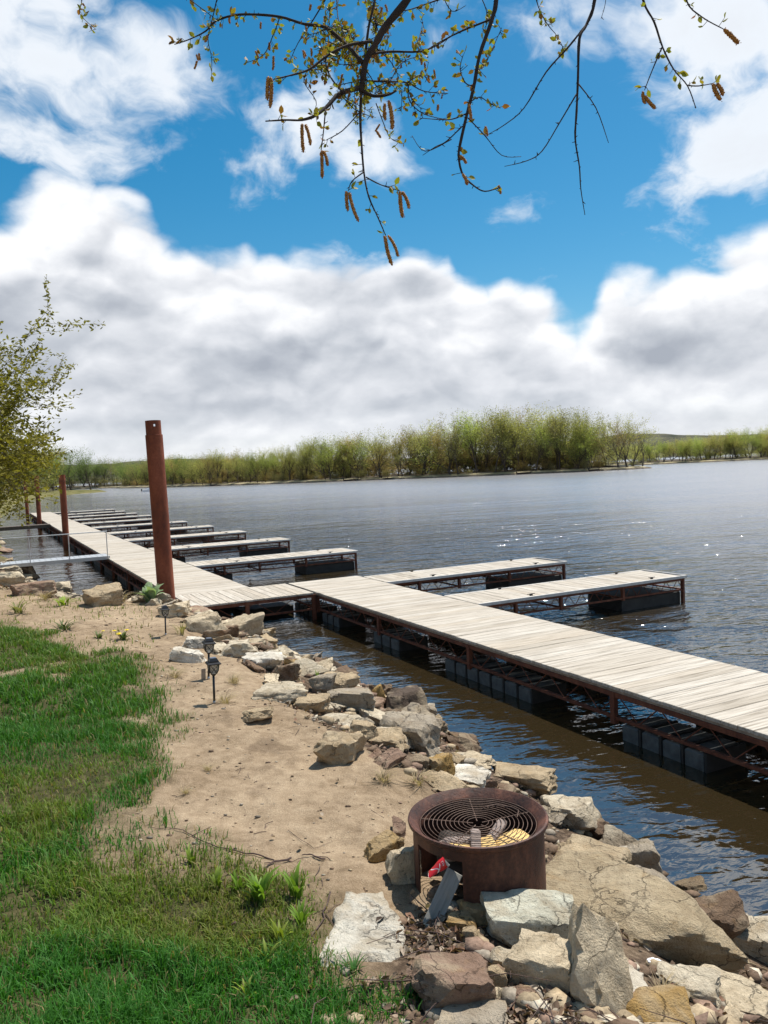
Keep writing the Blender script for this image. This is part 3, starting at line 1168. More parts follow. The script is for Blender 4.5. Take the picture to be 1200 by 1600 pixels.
# ------------------------------------------------------------------ rocks
def m_rock(nt, p):
    oi = nt.node('ShaderNodeObjectInfo')
    col = oi.outputs['Color']
    pos = nt.node('ShaderNodeNewGeometry').outputs['Position']
    a = nt.noise(pos, 5.5, 6, 0.65, 0.5)
    b = nt.noise(pos, 23.0, 6, 0.7, 0.3)
    c = nt.noise(pos, 95.0, 4, 0.7)
    v = nt.math('ADD', nt.math('MULTIPLY', a, 0.5), nt.math('ADD', nt.math('MULTIPLY', b, 0.35), nt.math('MULTIPLY', c, 0.15)))
    tone = nt.ramp(v, [(0.30, (0.40, 0.36, 0.32)), (0.44, (0.78, 0.75, 0.71)), (0.56, (1.0, 0.99, 0.97)), (0.70, (1.28, 1.27, 1.24))])
    k = nt.mix(1.0, col, tone, 'MULTIPLY')
    ochre = nt.smooth(nt.noise(pos, 7.0, 5, 0.65, 0.8), 0.54, 0.70, 0.0, 0.55)
    k = nt.mix(ochre, k, nt.mix(0.55, k, (0.36, 0.21, 0.075)))
    stain = nt.smooth(nt.noise(nt.vmath('ADD', pos, (7.3, 1.1, 3.7)), 4.0, 6, 0.7, 0.6), 0.57, 0.70, 0.0, 0.62)
    k = nt.mix(stain, k, nt.mix(1.0, k, (0.32, 0.27, 0.24), 'MULTIPLY'))
    second = nt.smooth(nt.noise(nt.vmath('ADD', pos, (2.1, 5.2, 8.8)), 3.2, 5, 0.6, 1.0), 0.46, 0.62, 0.0, 0.5)
    k = nt.mix(second, k, nt.mix(1.0, tone, (0.47, 0.385, 0.265), 'MULTIPLY'))
    wob = nt.vmath('ADD', pos, nt.vmath('SCALE', nt.noise(pos, 6.0, 4, .6, out=1), 0.22))
    crack = nt.smooth(nt.voro(wob, 3.4, 'DISTANCE_TO_EDGE'), 0.0, 0.016, 0.0, 1.0)
    crack = nt.math('MAXIMUM', crack, nt.smooth(nt.noise(pos, 2.7, 3, .5), 0.46, 0.58, 0.5, 1.0))
    k = nt.mix(1.0, k, nt.comb(crack, crack, crack), 'MULTIPLY')
    pit = nt.smooth(nt.voro(nt.vmath('ADD', pos, nt.vmath('SCALE', nt.noise(pos, 12, 2, .5, out=1), 0.1)), 34.0), 0.10, 0.24, 0.62, 1.0)
    k = nt.mix(1.0, k, nt.comb(pit, pit, pit), 'MULTIPLY')
    wet = nt.smooth(nt.math('ADD', nt.sep(pos)[2], nt.math('MULTIPLY', a, 0.12)), 0.08, 0.20, 1.0, 0.0)
    k = nt.mix(nt.math('MULTIPLY', wet, 0.75), k, nt.mix(1.0, k, (0.30, 0.25, 0.20), 'MULTIPLY'))
    nt._set(p.inputs['Base Color'], k)
    nt._set(p.inputs['Roughness'], nt.lin(wet, 0, 1, 0.9, 0.45))
    nt._set(p.inputs['Specular IOR Level'], 0.2)
    h = nt.math('ADD', nt.math('MULTIPLY', b, 0.8), nt.math('ADD', nt.math('MULTIPLY', c, 0.35), nt.math('ADD', nt.math('MULTIPLY', crack, 0.5), nt.math('MULTIPLY', pit, 0.12))))
    nt._set(p.inputs['Normal'], nt.bump(h, 1.0, 0.035))


material('limestone', m_rock)
_ico = {}


def ico(sub):
    if sub not in _ico:
        bm = bmesh.new()
        bmesh.ops.create_icosphere(bm, subdivisions=sub, radius=1.0)
        vs = np.array([v.co[:] for v in bm.verts])
        fs = np.array([[v.index for v in f.verts] for f in bm.faces], dtype=np.int32)
        bm.free()
        _ico[sub] = (vs, fs)
    return _ico[sub]


def rock_verts(seed, sub=3, planes=13, rough=0.05, k=60, strata=0.0):
    rng = np.random.default_rng(seed)
    d, fs = ico(sub)
    nrm = rng.normal(size=(planes, 3))
    nrm /= np.linalg.norm(nrm, axis=1)[:, None]
    box = np.array([[1, 0, 0], [-1, 0, 0], [0, 1, 0], [0, -1, 0], [0, 0, 1], [0, 0, -1]]) + rng.normal(0, .20, size=(6, 3))
    box /= np.linalg.norm(box, axis=1)[:, None]
    off = np.concatenate([rng.uniform(0.72, 1.08, size=planes), rng.uniform(.52, .78, size=6)])
    nrm = np.concatenate([nrm, box])
    dots = np.clip(d @ nrm.T, 0.0, None) / off
    r = (np.sum(dots ** k, axis=1)) ** (-1.0 / k)
    r = np.clip(r, 0, 1.6)
    v = d * r[:, None]
    sc = rng.uniform(0, 50)
    n1 = fbm(v * 1.7 + sc, 3, seed)
    n3 = fbm(v * 4.2 + sc, 4, seed + 5, 0.55, ridged=True) - 0.3
    cut = np.round(fbm(v * 2.3 + sc + 9, 2, seed + 8) * 3.0) / 3.0
    v = v * (1 + rough * 1.1 * n1 + rough * 0.55 * n3 + rough * 0.75 * cut)[:, None]
    if strata:
        lay = np.round((v[:, 2] + 0.08 * n1) * 7) / 7
        v[:, 2] = v[:, 2] * (1 - strata) + lay * strata
    v -= (v.max(0) + v.min(0)) / 2
    v /= (v.max(0) - v.min(0))
    return v, fs


def rock_mesh(seed, dims, **kw):
    v, fs = rock_verts(seed, **kw)
    me = np_mesh('rock', v * np.array(dims), fs, True)
    try:
        me.set_sharp_from_angle(angle=rad(33))
    except Exception:
        pass
    me.materials.append(MATS['limestone'])
    return me


COLS = {'cream': (0.66, 0.55, 0.39), 'white': (0.80, 0.75, 0.65), 'pale': (0.62, 0.54, 0.41), 'grey': (0.40, 0.34, 0.262), 'tan': (0.47, 0.365, 0.235), 'ochre': (0.42, 0.27, 0.10),
        'brown': (0.20, 0.135, 0.09), 'dark': (0.115, 0.085, 0.065), 'mint': (0.62, 0.61, 0.50), 'rose': (0.30, 0.20, 0.145)}
ROCKS = []   # (x, y, radius) taken


def hero_rock(u, v, wp, hp, col, label, seed, yaw=0.0, tilt=(0, 0), depth=0.8, sub=4, planes=11, rough=0.085, sink=0.16, strata=0.0, name='rock'):
    off = 0.05
    for _ in range(4):
        C = hit(u, v, off)
        dist = math.sqrt(C.x ** 2 + C.y ** 2 + (CAM_H - C.z) ** 2)
        w_ = wp * dist / FPX
        h_ = hp * dist / FPX
        th = math.asin((CAM_H - C.z) / dist)
        dy = depth * w_
        dz = max((h_ - dy * math.sin(th) * 0.8) / math.cos(th), 0.28 * w_)
        off = dz * (0.5 - sink)
    C = hit(u, v, off)
    me = rock_mesh(seed, (w_ * 1.0, dy * 1.0, dz * 1.04), sub=sub, planes=planes, rough=rough, strata=strata)
    a = math.atan2(C.y, C.x) - math.pi / 2
    o = link(name, me, loc=C, rot=(tilt[0], tilt[1], a + yaw))
    o.color = COLS[col] + (1.0,)
    finish(o, label, 'rock', 'large rocks of the bank')
    ROCKS.append((C.x, C.y, max(w_, dy) * 0.5))
    return o


H = hero_rock
# around and below the fire ring
slab = rock_mesh(901, (1.12, 0.62, 0.34), sub=5, planes=9, rough=0.035, strata=0.25)
p_slab = hit(985, 1432, 0.10)
o = link('rock', slab, loc=p_slab, rot=(rad(7), rad(9), rad(-50)))
o.color = COLS['tan'] + (1,)
o.color = (0.45, 0.36, 0.235, 1)
finish(o, 'huge flat tan slab rock to the river side of the fire ring', 'rock', 'large rocks of the bank')
ROCKS.append((p_slab.x, p_slab.y, 0.45))
H(822, 1442, 136, 105, 'mint', 'rounded pale greenish rock just below the fire ring', 12, 0.1, depth=.75, rough=.06)
H(927, 1508, 100, 160, 'cream', 'tall cream rock leaning back against the big slab', 13, 0.5, (rad(-24), rad(12)), depth=.85, planes=6)
H(858, 1512, 104, 92, 'cream', 'blocky cream rock leaning on the upright rock', 14, -.3, (rad(10), rad(-8)), planes=8)
H(708, 1543, 118, 104, 'rose', 'squat purplish brown rock with a cream corner on the litter', 15, .2, planes=8)
H(728, 1597, 112, 46, 'grey', 'low grey rock beside the squat purplish brown rock', 16)
H(966, 1534, 82, 48, 'white', 'bright white rock next to the white paper scrap', 17, .2, (0, rad(14)))
H(1018, 1582, 104, 74, 'ochre', 'crumbly yellow rock below the bright white rock', 18, rough=.08)
H(1113, 1442, 92, 76, 'brown', 'dark brown wedge rock standing in the water edge past the slab', 19, .4, (0, rad(-10)))
H(1185, 1470, 84, 66, 'pale', 'pale rough rock in the water beside the brown wedge rock', 20, rough=.08)
H(783, 1500, 38, 38, 'pale', 'small pale rock between the greenish rock and the litter', 21, sub=3)
H(766, 1561, 40, 38, 'cream', 'small cream rock touching the squat purplish brown rock', 22, sub=3)
H(777, 1532, 28, 36, 'tan', 'small tan pebble above the small cream rock', 23, sub=3)
H(820, 1560, 40, 32, 'rose', 'small brown rock under the blocky cream rock', 24, sub=3)
H(905, 1342, 140, 52, 'tan', 'long tan rock behind the big slab, touching the ring', 25, -.35, depth=.5)
H(882, 1378, 60, 52, 'cream', 'cream rock wedged between the ring and the big slab', 26, .2)
H(747, 1424, 62, 46, 'ochre', 'amber rock under the front of the fire ring', 27)
H(720, 1441, 44, 34, 'ochre', 'small amber rock beside the leaning grey board', 28, sub=3)
H(738, 1463, 34, 30, 'tan', 'small tan rock below the amber rocks', 29, sub=3)
H(630, 1352, 56, 66, 'cream', 'cream rock against the opening of the fire ring', 30, .3)
H(596, 1324, 60, 48, 'ochre', 'mossy yellow rock on the sand left of the fire ring', 31, .4)
H(815, 1214, 104, 58, 'tan', 'brown and tan rock jutting into the water behind the ring', 32, -.2, rough=.08)
H(892, 1274, 88, 60, 'pale', 'weathered pale rock on the water edge behind the ring', 33, rough=.07)
H(1008, 1348, 52, 66, 'grey', 'grey pointed rock on the water edge above the slab', 34, planes=8)
H(1034, 1402, 100, 60, 'grey', 'grey tilted slab along the water below the grey pointed rock', 35, -.7, (0, rad(18)), depth=.45)
H(1075, 1540, 80, 50, 'pale', 'pale rock at the lower tip of the big slab', 36)
H(1150, 1560, 90, 62, 'cream', 'cream rock beyond the lower tip of the big slab', 37)
H(1120, 1500, 60, 40, 'tan', 'tan rock between the slab tip and the water', 38)
# middle stretch
H(632, 1103, 72, 66, 'dark', 'dark brown boulder overhanging the water', 41, .5, (0, rad(12)), planes=8)
H(549, 1094, 74, 46, 'grey', 'lichen grey boulder beside the dark brown boulder', 42, rough=.04)
H(645, 1150, 118, 74, 'grey', 'long grey slab rock sloping into the water', 43, -.75, (0, rad(14)), depth=.55, planes=8)
H(612, 1152, 66, 42, 'pale', 'pale rock lying against the long grey slab', 44, -.3)
H(484, 1100, 68, 36, 'tan', 'smooth yellow tan rock above the leaf litter', 45, .1)
H(403, 1117, 50, 28, 'tan', 'tan rock at the sand edge near the black lamp', 46)
H(533, 1168, 82, 56, 'tan', 'crumbly tan rock heap at the sand edge', 47, rough=.1)
H(567, 1142, 50, 36, 'tan', 'flat tan rock above the crumbly tan rock', 48)
H(687, 1199, 46, 46, 'ochre', 'amber brown rock next to the white slab by the ring', 49, .5)
H(727, 1214, 72, 36, 'white', 'white slab rock right behind the fire ring', 50, -.2)
H(445, 1052, 42, 36, 'brown', 'brown pointed rock over the leaf pocket', 51, .3, planes=8)
H(459, 1038, 34, 26, 'ochre', 'orange brown rock at the water edge', 52)
H(412, 1036, 66, 36, 'white', 'white crusted rock in the riprap below the lamps', 53, -.2)
H(505, 1069, 44, 34, 'grey', 'round grey rock at the water edge', 54)
H(588, 1085, 28, 32, 'ochre', 'small orange rock tucked beside the dark boulder', 55, sub=3)
H(440, 1085, 84, 34, 'pale', 'long pale rock above the smooth yellow tan rock', 56, -.15)
H(650, 1192, 40, 30, 'brown', 'brown rock below the long grey slab', 57)
# by the lamps and the pile
H(322, 976, 62, 42, 'cream', 'big cream boulder below the dock corner', 61, .2)
H(304, 1005, 42, 24, 'white', 'flat white rock beside the middle lamp', 62, depth=.6)
H(296, 1026, 60, 26, 'white', 'bright white wedge rock on the sand behind the lamps', 63, -.3, (0, rad(14)), depth=.5)
H(367, 1015, 70, 36, 'pale', 'broad pale boulder in the riprap below the cream boulder', 64)
H(356, 987, 34, 24, 'brown', 'dark hollowed rock by the water under the dock', 65)
H(272, 953, 48, 28, 'cream', 'cream rock at the foot of the tall pile', 66)
H(160, 932, 56, 38, 'tan', 'yellow tan boulder on the bank before the gangway', 67, .2)
H(35, 893, 44, 24, 'dark', 'dark wet rock in the water under the gangway', 68)
H(52, 921, 62, 28, 'rose', 'brown grey rock on the bank near the gangway', 69)
H(15, 908, 50, 28, 'pale', 'pale grey rock on the bank near the gangway', 70)
H(90, 918, 40, 20, 'pale', 'low pale rock between the yellow boulder and the gangway', 71)

hs_ = hit(568, 1452)
ROCKS.append((hs_.x, hs_.y, .42))
MARKS = [(h_.x, h_.y, t_) for h_, t_ in ((hit(985, 1432), 'by the huge tan slab'), (hit(760, 1400), 'by the fire ring'), (hit(687, 1199), 'above the fire ring'),
                                        (hit(632, 1110), 'by the dark brown boulder'), (hit(484, 1100), 'by the smooth yellow tan rock'), (hit(412, 1036), 'by the white crusted rock'),
                                        (hit(322, 976), 'below the dock corner'), (hit(225, 945), 'by the tall pile'), (hit(160, 932), 'by the yellow tan boulder'), (hit(20, 905), 'near the white-railed gangway'))]
# riprap: look-alike rocks scattered down the slope, sharing meshes
protos = [rock_mesh(300 + i, (1, 1, 1), sub=4, planes=4 + i % 5, rough=0.08 + .02 * (i % 3), strata=.2 * (i % 2)) for i in range(14)]
rng = random.Random(77)
kinds = [('tan', 'tan', 22), ('pale', 'pale', 20), ('grey', 'grey', 24), ('rose', 'reddish brown', 9), ('brown', 'dark brown', 7), ('cream', 'cream', 16)]
bag = [k_ for k_ in kinds for _ in range(k_[2])]
placed = 0
tries = 0
seg = []
acc_ = 0
for i in range(3, 24):
    a_, b_ = SH[i], SH[i + 1]
    L = float(np.hypot(*(b_ - a_)))
    # density falls with distance
    mid = (a_ + b_) / 2
    wgt = L * (1.0 if mid[1] < 16 else (0.62 if mid[1] < 32 else .08))
    seg.append((a_, b_, wgt))
    acc_ += wgt
while placed < 300 and tries < 9000:
    tries += 1
    x_ = rng.random() * acc_
    for (a_, b_, wgt) in seg:
        if x_ < wgt:
            break
        x_ -= wgt
    t = rng.random()
    px_, py_ = a_ + (b_ - a_) * t
    e = (b_ - a_) / np.linalg.norm(b_ - a_)
    nrm_ = (-e[1], e[0])           # inland side (left of direction of travel)
    dn = rng.uniform(-0.15, 2.0) if rng.random() < .85 else rng.uniform(1.8, 2.35)
    x0_, y0_ = px_ + nrm_[0] * dn, py_ + nrm_[1] * dn
    far_ = math.hypot(x0_, y0_)
    if (a_[0] < -5 and dn > 1.6):
        continue
    s = rng.choice([.15, .18, .22, .27, .33, .42] if far_ > 5 else [.1, .12, .15, .18, .24]) * (1.0 if far_ < 14 else 1.25) * rng.uniform(.85, 1.2)
    if math.hypot(x0_ - 0.42, y0_ - 3.98) < .5 + s * .5:
        continue
    if any((x0_ - a1) ** 2 + (y0_ - b1) ** 2 < (r1 * .52 + s * .20) ** 2 for (a1, b1, r1) in ROCKS):
        continue
    if dn > 1.3 and float(lawn_mask(x0_, y0_)[0]) > .3:
        continue
    ck, cl, _ = rng.choice(bag)
    if dn < .2 and rng.random() < .5:
        ck, cl = 'brown', 'dark brown'
    o = link('rock', rng.choice(protos))
    zs = s * rng.uniform(.34, .7)
    o.scale = (s * rng.uniform(1.0, 1.6), s * rng.uniform(.75, 1.05), zs)
    o.location = (x0_, y0_, max(tz(x0_, y0_), -.1) + zs * rng.uniform(.15, .34))
    o.rotation_euler = (rng.uniform(-.35, .35), rng.uniform(-.35, .35), rng.uniform(0, 6.28))
    c_ = COLS[ck]
    f_ = rng.uniform(.8, 1.2)
    o.color = tuple(min(.85, q * f_) for q in c_) + (1,)
    size = 'smaller' if s < .23 else 'larger'
    where = min(MARKS, key=lambda q: (q[0] - x0_) ** 2 + (q[1] - y0_) ** 2)[2]
    lev = 'at the water line' if dn < .5 else ('halfway up the slope' if dn < 1.3 else 'at the top of the slope')
    finish(o, '%s %s rock %s, %s' % (size, cl, lev, where), 'rock', '%s %s riprap rocks %s, %s' % (size, cl, lev, where))
    ROCKS.append((x0_, y0_, s * .5))
    placed += 1


# small rubble filling the gaps: uncountable
def scatter_mesh(name, mat, n, make, seed, accept, smooth=True):
    rs = np.random.default_rng(seed)
    V, F = [], []
    base = 0
    for (x, y) in accept(rs, n):
        v, f = make(rs)
        z = max(tz(x, y), -.15) if False else 0
        V.append(v + np.array([x, y, 0]))
        F.append(f + base)
        base += len(v)
    V = np.concatenate(V)
    return V, F


def band_points(rs, n, d0=-0.1, d1=2.0, ymax=22, ymin=1.0):
    out = []
    while len(out) < n:
        y = rs.uniform(ymin, ymax, 4000) if ymax > 12 else rs.uniform(ymin, ymax, 4000)
        y = ymin + (ymax - ymin) * rs.random(4000) ** 1.35
        x = rs.uniform(-11, 4.0, 4000)
        d = shore_dist(x, y)
        ok = (d > d0) & (d < d1 + .3 * n2(x, y, 1.5, 2, 77))
        for q in np.stack([x, y], 1)[ok]:
            out.append(q)
    return np.array(out[:n])


rs = np.random.default_rng(5)
pp = np.concatenate([band_points(rs, 4600), np.stack([rs.normal(.75, .36, 900), rs.normal(2.85, .38, 900)], 1)])
zz = terrain(pp[:, 0], pp[:, 1])
small = [rock_verts(600 + i, sub=1, planes=7, rough=.12) for i in range(6)]
V, F, CC = [], [], []
base = 0
pal = np.array([COLS[c] for c in ('tan', 'pale', 'grey', 'rose', 'brown', 'tan', 'rose', 'grey', 'brown')]) * .85
for (x, y), z in zip(pp, zz):
    v, f = small[rs.integers(6)]
    s = rs.choice([.022, .03, .04, .055, .075, .095], p=[.14, .20, .22, .20, .15, .09]) * rs.uniform(.8, 1.2)
    if y > 9:
        s *= 1.5
    g = rs.uniform(0, 6.28)
    M = np.array([[math.cos(g), -math.sin(g), 0], [math.sin(g), math.cos(g), 0], [0, 0, 1]])
    vv = (v * np.array([s * 1.3, s, s * rs.uniform(.5, .85)])) @ M.T
    V.append(vv + np.array([x, y, z + s * .15]))
    F.append(f + base)
    base += len(v)
    CC.append(np.repeat((pal[rs.integers(len(pal))] * rs.uniform(.7, 1.15))[None, :], len(v), 0))
V, CC = np.concatenate(V), np.concatenate(CC)
rme = np_mesh('rubble', V, np.concatenate(F), False)
ca = rme.color_attributes.new('col', 'FLOAT_COLOR', 'POINT')
ca.data.foreach_set('color', np.concatenate([CC, np.ones((len(CC), 1))], 1).astype(np.float32).ravel())


def attr_mat(name, rough=0.9, var=0.3, scale=40.0, trans=0.0, bump=0.3, spec=.2, hv=None):
    def fn(nt, p):
        col = nt.node('ShaderNodeVertexColor', layer_name='col').outputs[0]
        pos = nt.node('ShaderNodeNewGeometry').outputs['Position']
        a = nt.noise(pos, scale, 4, 0.65)
        t = nt.lin(a, 0.3, 0.7, 1 - var, 1 + var)
        k = nt.mix(1.0, col, nt.comb(t, t, t), 'MULTIPLY')
        nt._set(p.inputs['Base Color'], k)
        nt._set(p.inputs['Roughness'], rough)
        nt._set(p.inputs['Specular IOR Level'], spec)
        if bump:
            nt._set(p.inputs['Normal'], nt.bump(a, bump, 0.01))
        if trans:
            tr = nt.node('ShaderNodeBsdfTranslucent')
            nt._set(tr.inputs['Color'], nt.mix(1.0, k, (1.15, 1.2, 0.6), 'MULTIPLY'))
            ms = nt.node('ShaderNodeMixShader')
            nt._set(ms.inputs[0], trans)
            nt.l.new(p.outputs[0], ms.inputs[1])
            nt.l.new(tr.outputs[0], ms.inputs[2])
            return ms.outputs[0]
    return material(name, fn)


attr_mat('rubble', 0.92, 0.35, 45.0)
attr_mat('dry_leaf', 0.85, 0.25, 60.0, 0.15, 0.2)
attr_mat('grass_blade', 0.6, 0.12, 6.0, 0.35, 0.0, .3)
finish(link('rubble', rme, mat='rubble'), 'small mixed stones and chips filling the gaps between the riprap rocks', 'rubble', kind='stuff')

# ------------------------------------------------------------------ dead leaves
lp = np.concatenate([band_points(rs, 2600, .25, 2.1, 20), np.stack([rs.normal(.72, .36, 2200), rs.normal(2.72, .36, 2200)], 1), np.stack([rs.normal(.13, .06, 420), rs.normal(3.42, .14, 420)], 1),
                     np.stack([rs.normal(-.75, .18, 200), rs.normal(7.6, .25, 200)], 1), np.stack([rs.uniform(-2.5, .2, 24), rs.uniform(2.3, 6, 24)], 1)])
lz = terrain(lp[:, 0], lp[:, 1])
V, F, CC = [], [], []
lc = np.array([(.20, .135, .09), (.13, .088, .06), (.27, .20, .145), (.085, .06, .045), (.32, .26, .20), (.20, .115, .075)])
for i, ((x, y), z) in enumerate(zip(lp, lz)):
    s = rs.uniform(.012, .030) * (1.5 if y > 8 else 1)
    e = Euler((rs.normal(0, .5), rs.normal(0, .5), rs.uniform(0, 6.28))).to_matrix()
    c_ = rs.uniform(.1, .7) * s
    pts_ = [(-s, 0, 0), (-.3 * s, -.5 * s, c_), (.5 * s, -.42 * s, c_), (s, 0, .1 * s), (.5 * s, .42 * s, c_), (-.3 * s, .5 * s, c_)]
    for q in pts_:
        qq = e @ Vector(q)
        V.append((x + qq.x, y + qq.y, z + .014 + rs.uniform(0, .012) + qq.z))
    b = i * 6
    F += [(b, b + 1, b + 2, b + 3), (b, b + 3, b + 4, b + 5)]
    CC += [tuple(lc[rs.integers(6)] * rs.uniform(.75, 1.25)) + (1,)] * 6
lme = np_mesh('leaf_litter', np.array(V), np.array(F, dtype=np.int32), False)
ca = lme.color_attributes.new('col', 'FLOAT_COLOR', 'POINT')
ca.data.foreach_set('color', np.array(CC, dtype=np.float32).ravel())
finish(link('leaf_litter', lme, mat='dry_leaf'), 'dry brown fallen leaves caught between the rocks', 'leaves', kind='stuff')

# loose twigs in the litter
tw = MB()
tp = np.concatenate([band_points(rs, 120, .3, 2.1, 14), np.stack([rs.normal(.7, .35, 80), rs.normal(2.8, .35, 80)], 1), np.stack([rs.normal(.14, .06, 16), rs.normal(3.42, .12, 16)], 1)])
for (x, y) in tp:
    L = rs.uniform(.10, .42)
    g = rs.uniform(0, 6.28)
    z = tz(x, y)
    p0 = Vector((x, y, z + .015))
    x2, y2 = x + L * math.cos(g), y + L * math.sin(g)
    p2 = Vector((x2, y2, max(tz(x2, y2), 0) + .02 + rs.uniform(0, .08)))
    pm = (p0 + p2) / 2 + Vector((rs.normal(0, .02), rs.normal(0, .02), rs.uniform(0, .03)))
    r_ = rs.uniform(.0012, .0032)
    tw.tube([p0, pm, p2], [r_, r_ * .85, r_ * .5], 4, False)
finish(tw.build('twig_litter', 'twig_bark'), 'thin dead twigs tangled over the rocks and litter', 'twigs', kind='stuff')

# ------------------------------------------------------------------ grass
rs = np.random.default_rng(21)


def grass_zone(n_per_m2, x0, x1, y0, y1, hgt, wid, rmin=0, rmax=99):
    n = int((x1 - x0) * (y1 - y0) * n_per_m2)
    x = rs.uniform(x0, x1, n)
    y = rs.uniform(y0, y1, n)
    r = np.hypot(x, y)
    keep = (r >= rmin) & (r < rmax) & (np.abs(np.arctan2(x, y)) < rad(62))
    x, y = x[keep], y[keep]
    m = lawn_mask(x, y)
    lush = np.clip(0.82 + 0.75 * n2(x, y, 0.8, 3, 51), 0, 1)
    cl = np.clip(0.55 + 0.9 * n2(x, y, 3.6, 3, 52), 0, 1)
    keep = rs.random(len(x)) < m ** 1.4 * (0.30 + 0.70 * cl)
    x, y, m, lush, cl = x[keep], y[keep], m[keep], lush[keep], cl[keep]
    n = len(x)
    h = hgt * rs.uniform(.45, 1.2, n) * (0.45 + 0.5 * cl + .35 * lush) * (0.55 + .45 * m)
    wd = wid * rs.uniform(.7, 1.3, n)
    return x, y, h, wd, lush, m


Z1 = grass_zone(17000, -4.5, 1.2, 1.2, 4.2, .070, .0054, 1.2, 4.0)
Z2 = grass_zone(8500, -6.5, 0.5, 2.0, 7.6, .078, .0062, 4.0, 7.2)
Z3 = grass_zone(3200, -14, -.5, 4.0, 14, .085, .010, 7.2, 15.5)
gx, gy, gh, gw_, lush, gm = [np.concatenate([a, b, c]) for a, b, c in zip(Z1, Z2, Z3)]
# thin weeds on the bank before the gangway and stray blades on the sand edge
wx = rs.uniform(-9.5, -2.0, 9000)
wy = rs.uniform(9.5, 18, 9000)
wd_ = shore_dist(wx, wy)
kk = (wd_ > 1.7) & (n2(wx, wy, 1.0, 3, 61) > .05) & (rs.random(9000) < .5) & (wx < -.30 * wy)
wx, wy = wx[kk], wy[kk]
gx = np.concatenate([gx, wx])
gy = np.concatenate([gy, wy])
gh = np.concatenate([gh, rs.uniform(.03, .09, len(wx))])
gw_ = np.concatenate([gw_, rs.uniform(.008, .014, len(wx))])
lush = np.concatenate([lush, np.full(len(wx), .15)])
gm = np.concatenate([gm, np.full(len(wx), .5)])
n = len(gx)
gz = terrain(gx, gy) - .004
th = rs.uniform(0, 2 * np.pi, n)
ln = gh * rs.uniform(.15, .95, n)
lx, ly = np.cos(th), np.sin(th)
ph = th + np.pi / 2 + rs.normal(0, .5, n)
sx, sy = np.cos(ph) * gw_ / 2, np.sin(ph) * gw_ / 2
B = np.stack([gx, gy, gz], 1)
v0 = B + np.stack([-sx, -sy, 0 * sx], 1)
v1 = B + np.stack([sx, sy, 0 * sx], 1)
M_ = B + np.stack([lx * ln * .35, ly * ln * .35, gh * .62], 1)
v2 = M_ + np.stack([sx * .75, sy * .75, 0 * sx], 1)
v3 = M_ + np.stack([-sx * .75, -sy * .75, 0 * sx], 1)
v4 = B + np.stack([lx * ln, ly * ln, gh * (1 - .25 * (ln / gh))], 1)
GV = np.stack([v0, v1, v2, v3, v4], 1).reshape(-1, 3)
ii = np.arange(n) * 5
fq = np.stack([ii, ii + 1, ii + 2, ii + 3], 1)
ft = np.stack([ii + 3, ii + 2, ii + 4], 1)
gme = np_mesh('grass', GV, [fq, ft], False)
deep = np.array([.050, .175, .020])
mid_ = np.array([.14, .28, .028])
oliv = np.array([.17, .205, .035])
dry = np.array([.30, .235, .10])
t1 = np.clip(lush[:, None] * 1.5 - .1 + rs.normal(0, .13, (n, 1)), 0, 1)
# rows nearer the path dry out, thick lawn stays deep green
colg = oliv * (1 - t1) + (mid_ * (1 - t1) + deep * t1) * t1
yl = np.clip((gy - 5.5) / 4, 0, 1)[:, None] * .55
colg = colg * (1 - yl) + (oliv * .75 + deep * .25) * yl
isdry = (rs.random(n) < (.05 + .22 * (1 - gm) + .10 * (1 - lush)))
colg[isdry] = dry * rs.uniform(.6, 1.1, (isdry.sum(), 1))
colg *= rs.uniform(.75, 1.25, (n, 1))
ca = gme.color_attributes.new('col', 'FLOAT_COLOR', 'POINT')
ca.data.foreach_set('color', np.repeat(np.concatenate([colg, np.ones((n, 1))], 1), 5, 0).astype(np.float32).ravel())
finish(link('grass', gme, mat='grass_blade'), 'green lawn grass beside the sandy path', 'grass', kind='stuff')
print('grass blades', n)


# ------------------------------------------------------------------ leafy sprouts, dandelions and dry tufts
def blade_clump(n, h, w_, spread, col, seed, droop=.6, segs=4):
    rs_ = np.random.default_rng(seed)
    V, F, C_ = [], [], []
    for i in range(n):
        g = rs_.uniform(0, 6.28)
        L = h * rs_.uniform(.55, 1.1)
        r0 = spread * .25 * rs_.random()
        bx, by = r0 * math.cos(g + 1), r0 * math.sin(g + 1)
        out = spread * rs_.uniform(.3, 1.0)
        sx_, sy_ = -math.sin(g), math.cos(g)
        b = len(V)
        cc = np.array(col) * rs_.uniform(.7, 1.3)
        for k in range(segs + 1):
            t = k / segs
            x = bx + math.cos(g) * out * t ** 1.6
            y = by + math.sin(g) * out * t ** 1.6
            z = L * (t - droop * t ** 3 * .6)
            ww = w_ * (.55 + .9 * t if t < .5 else 1.0 * (1 - (t - .5) * 1.94)) * .5
            ww = max(ww, .0004)
            V += [(x - sx_ * ww, y - sy_ * ww, z), (x + sx_ * ww, y + sy_ * ww, z + ww * .5)]
            C_ += [tuple(cc) + (1,)] * 2
        for k in range(segs):
            F.append((b + 2 * k, b + 2 * k + 1, b + 2 * k + 3, b + 2 * k + 2))
    me = np_mesh('leaves', np.array(V), np.array(F, dtype=np.int32), True)
    ca_ = me.color_attributes.new('col', 'FLOAT_COLOR', 'POINT')
    ca_.data.foreach_set('color', np.array(C_, dtype=np.float32).ravel())
    me.materials.append(MATS['grass_blade'])
    return me


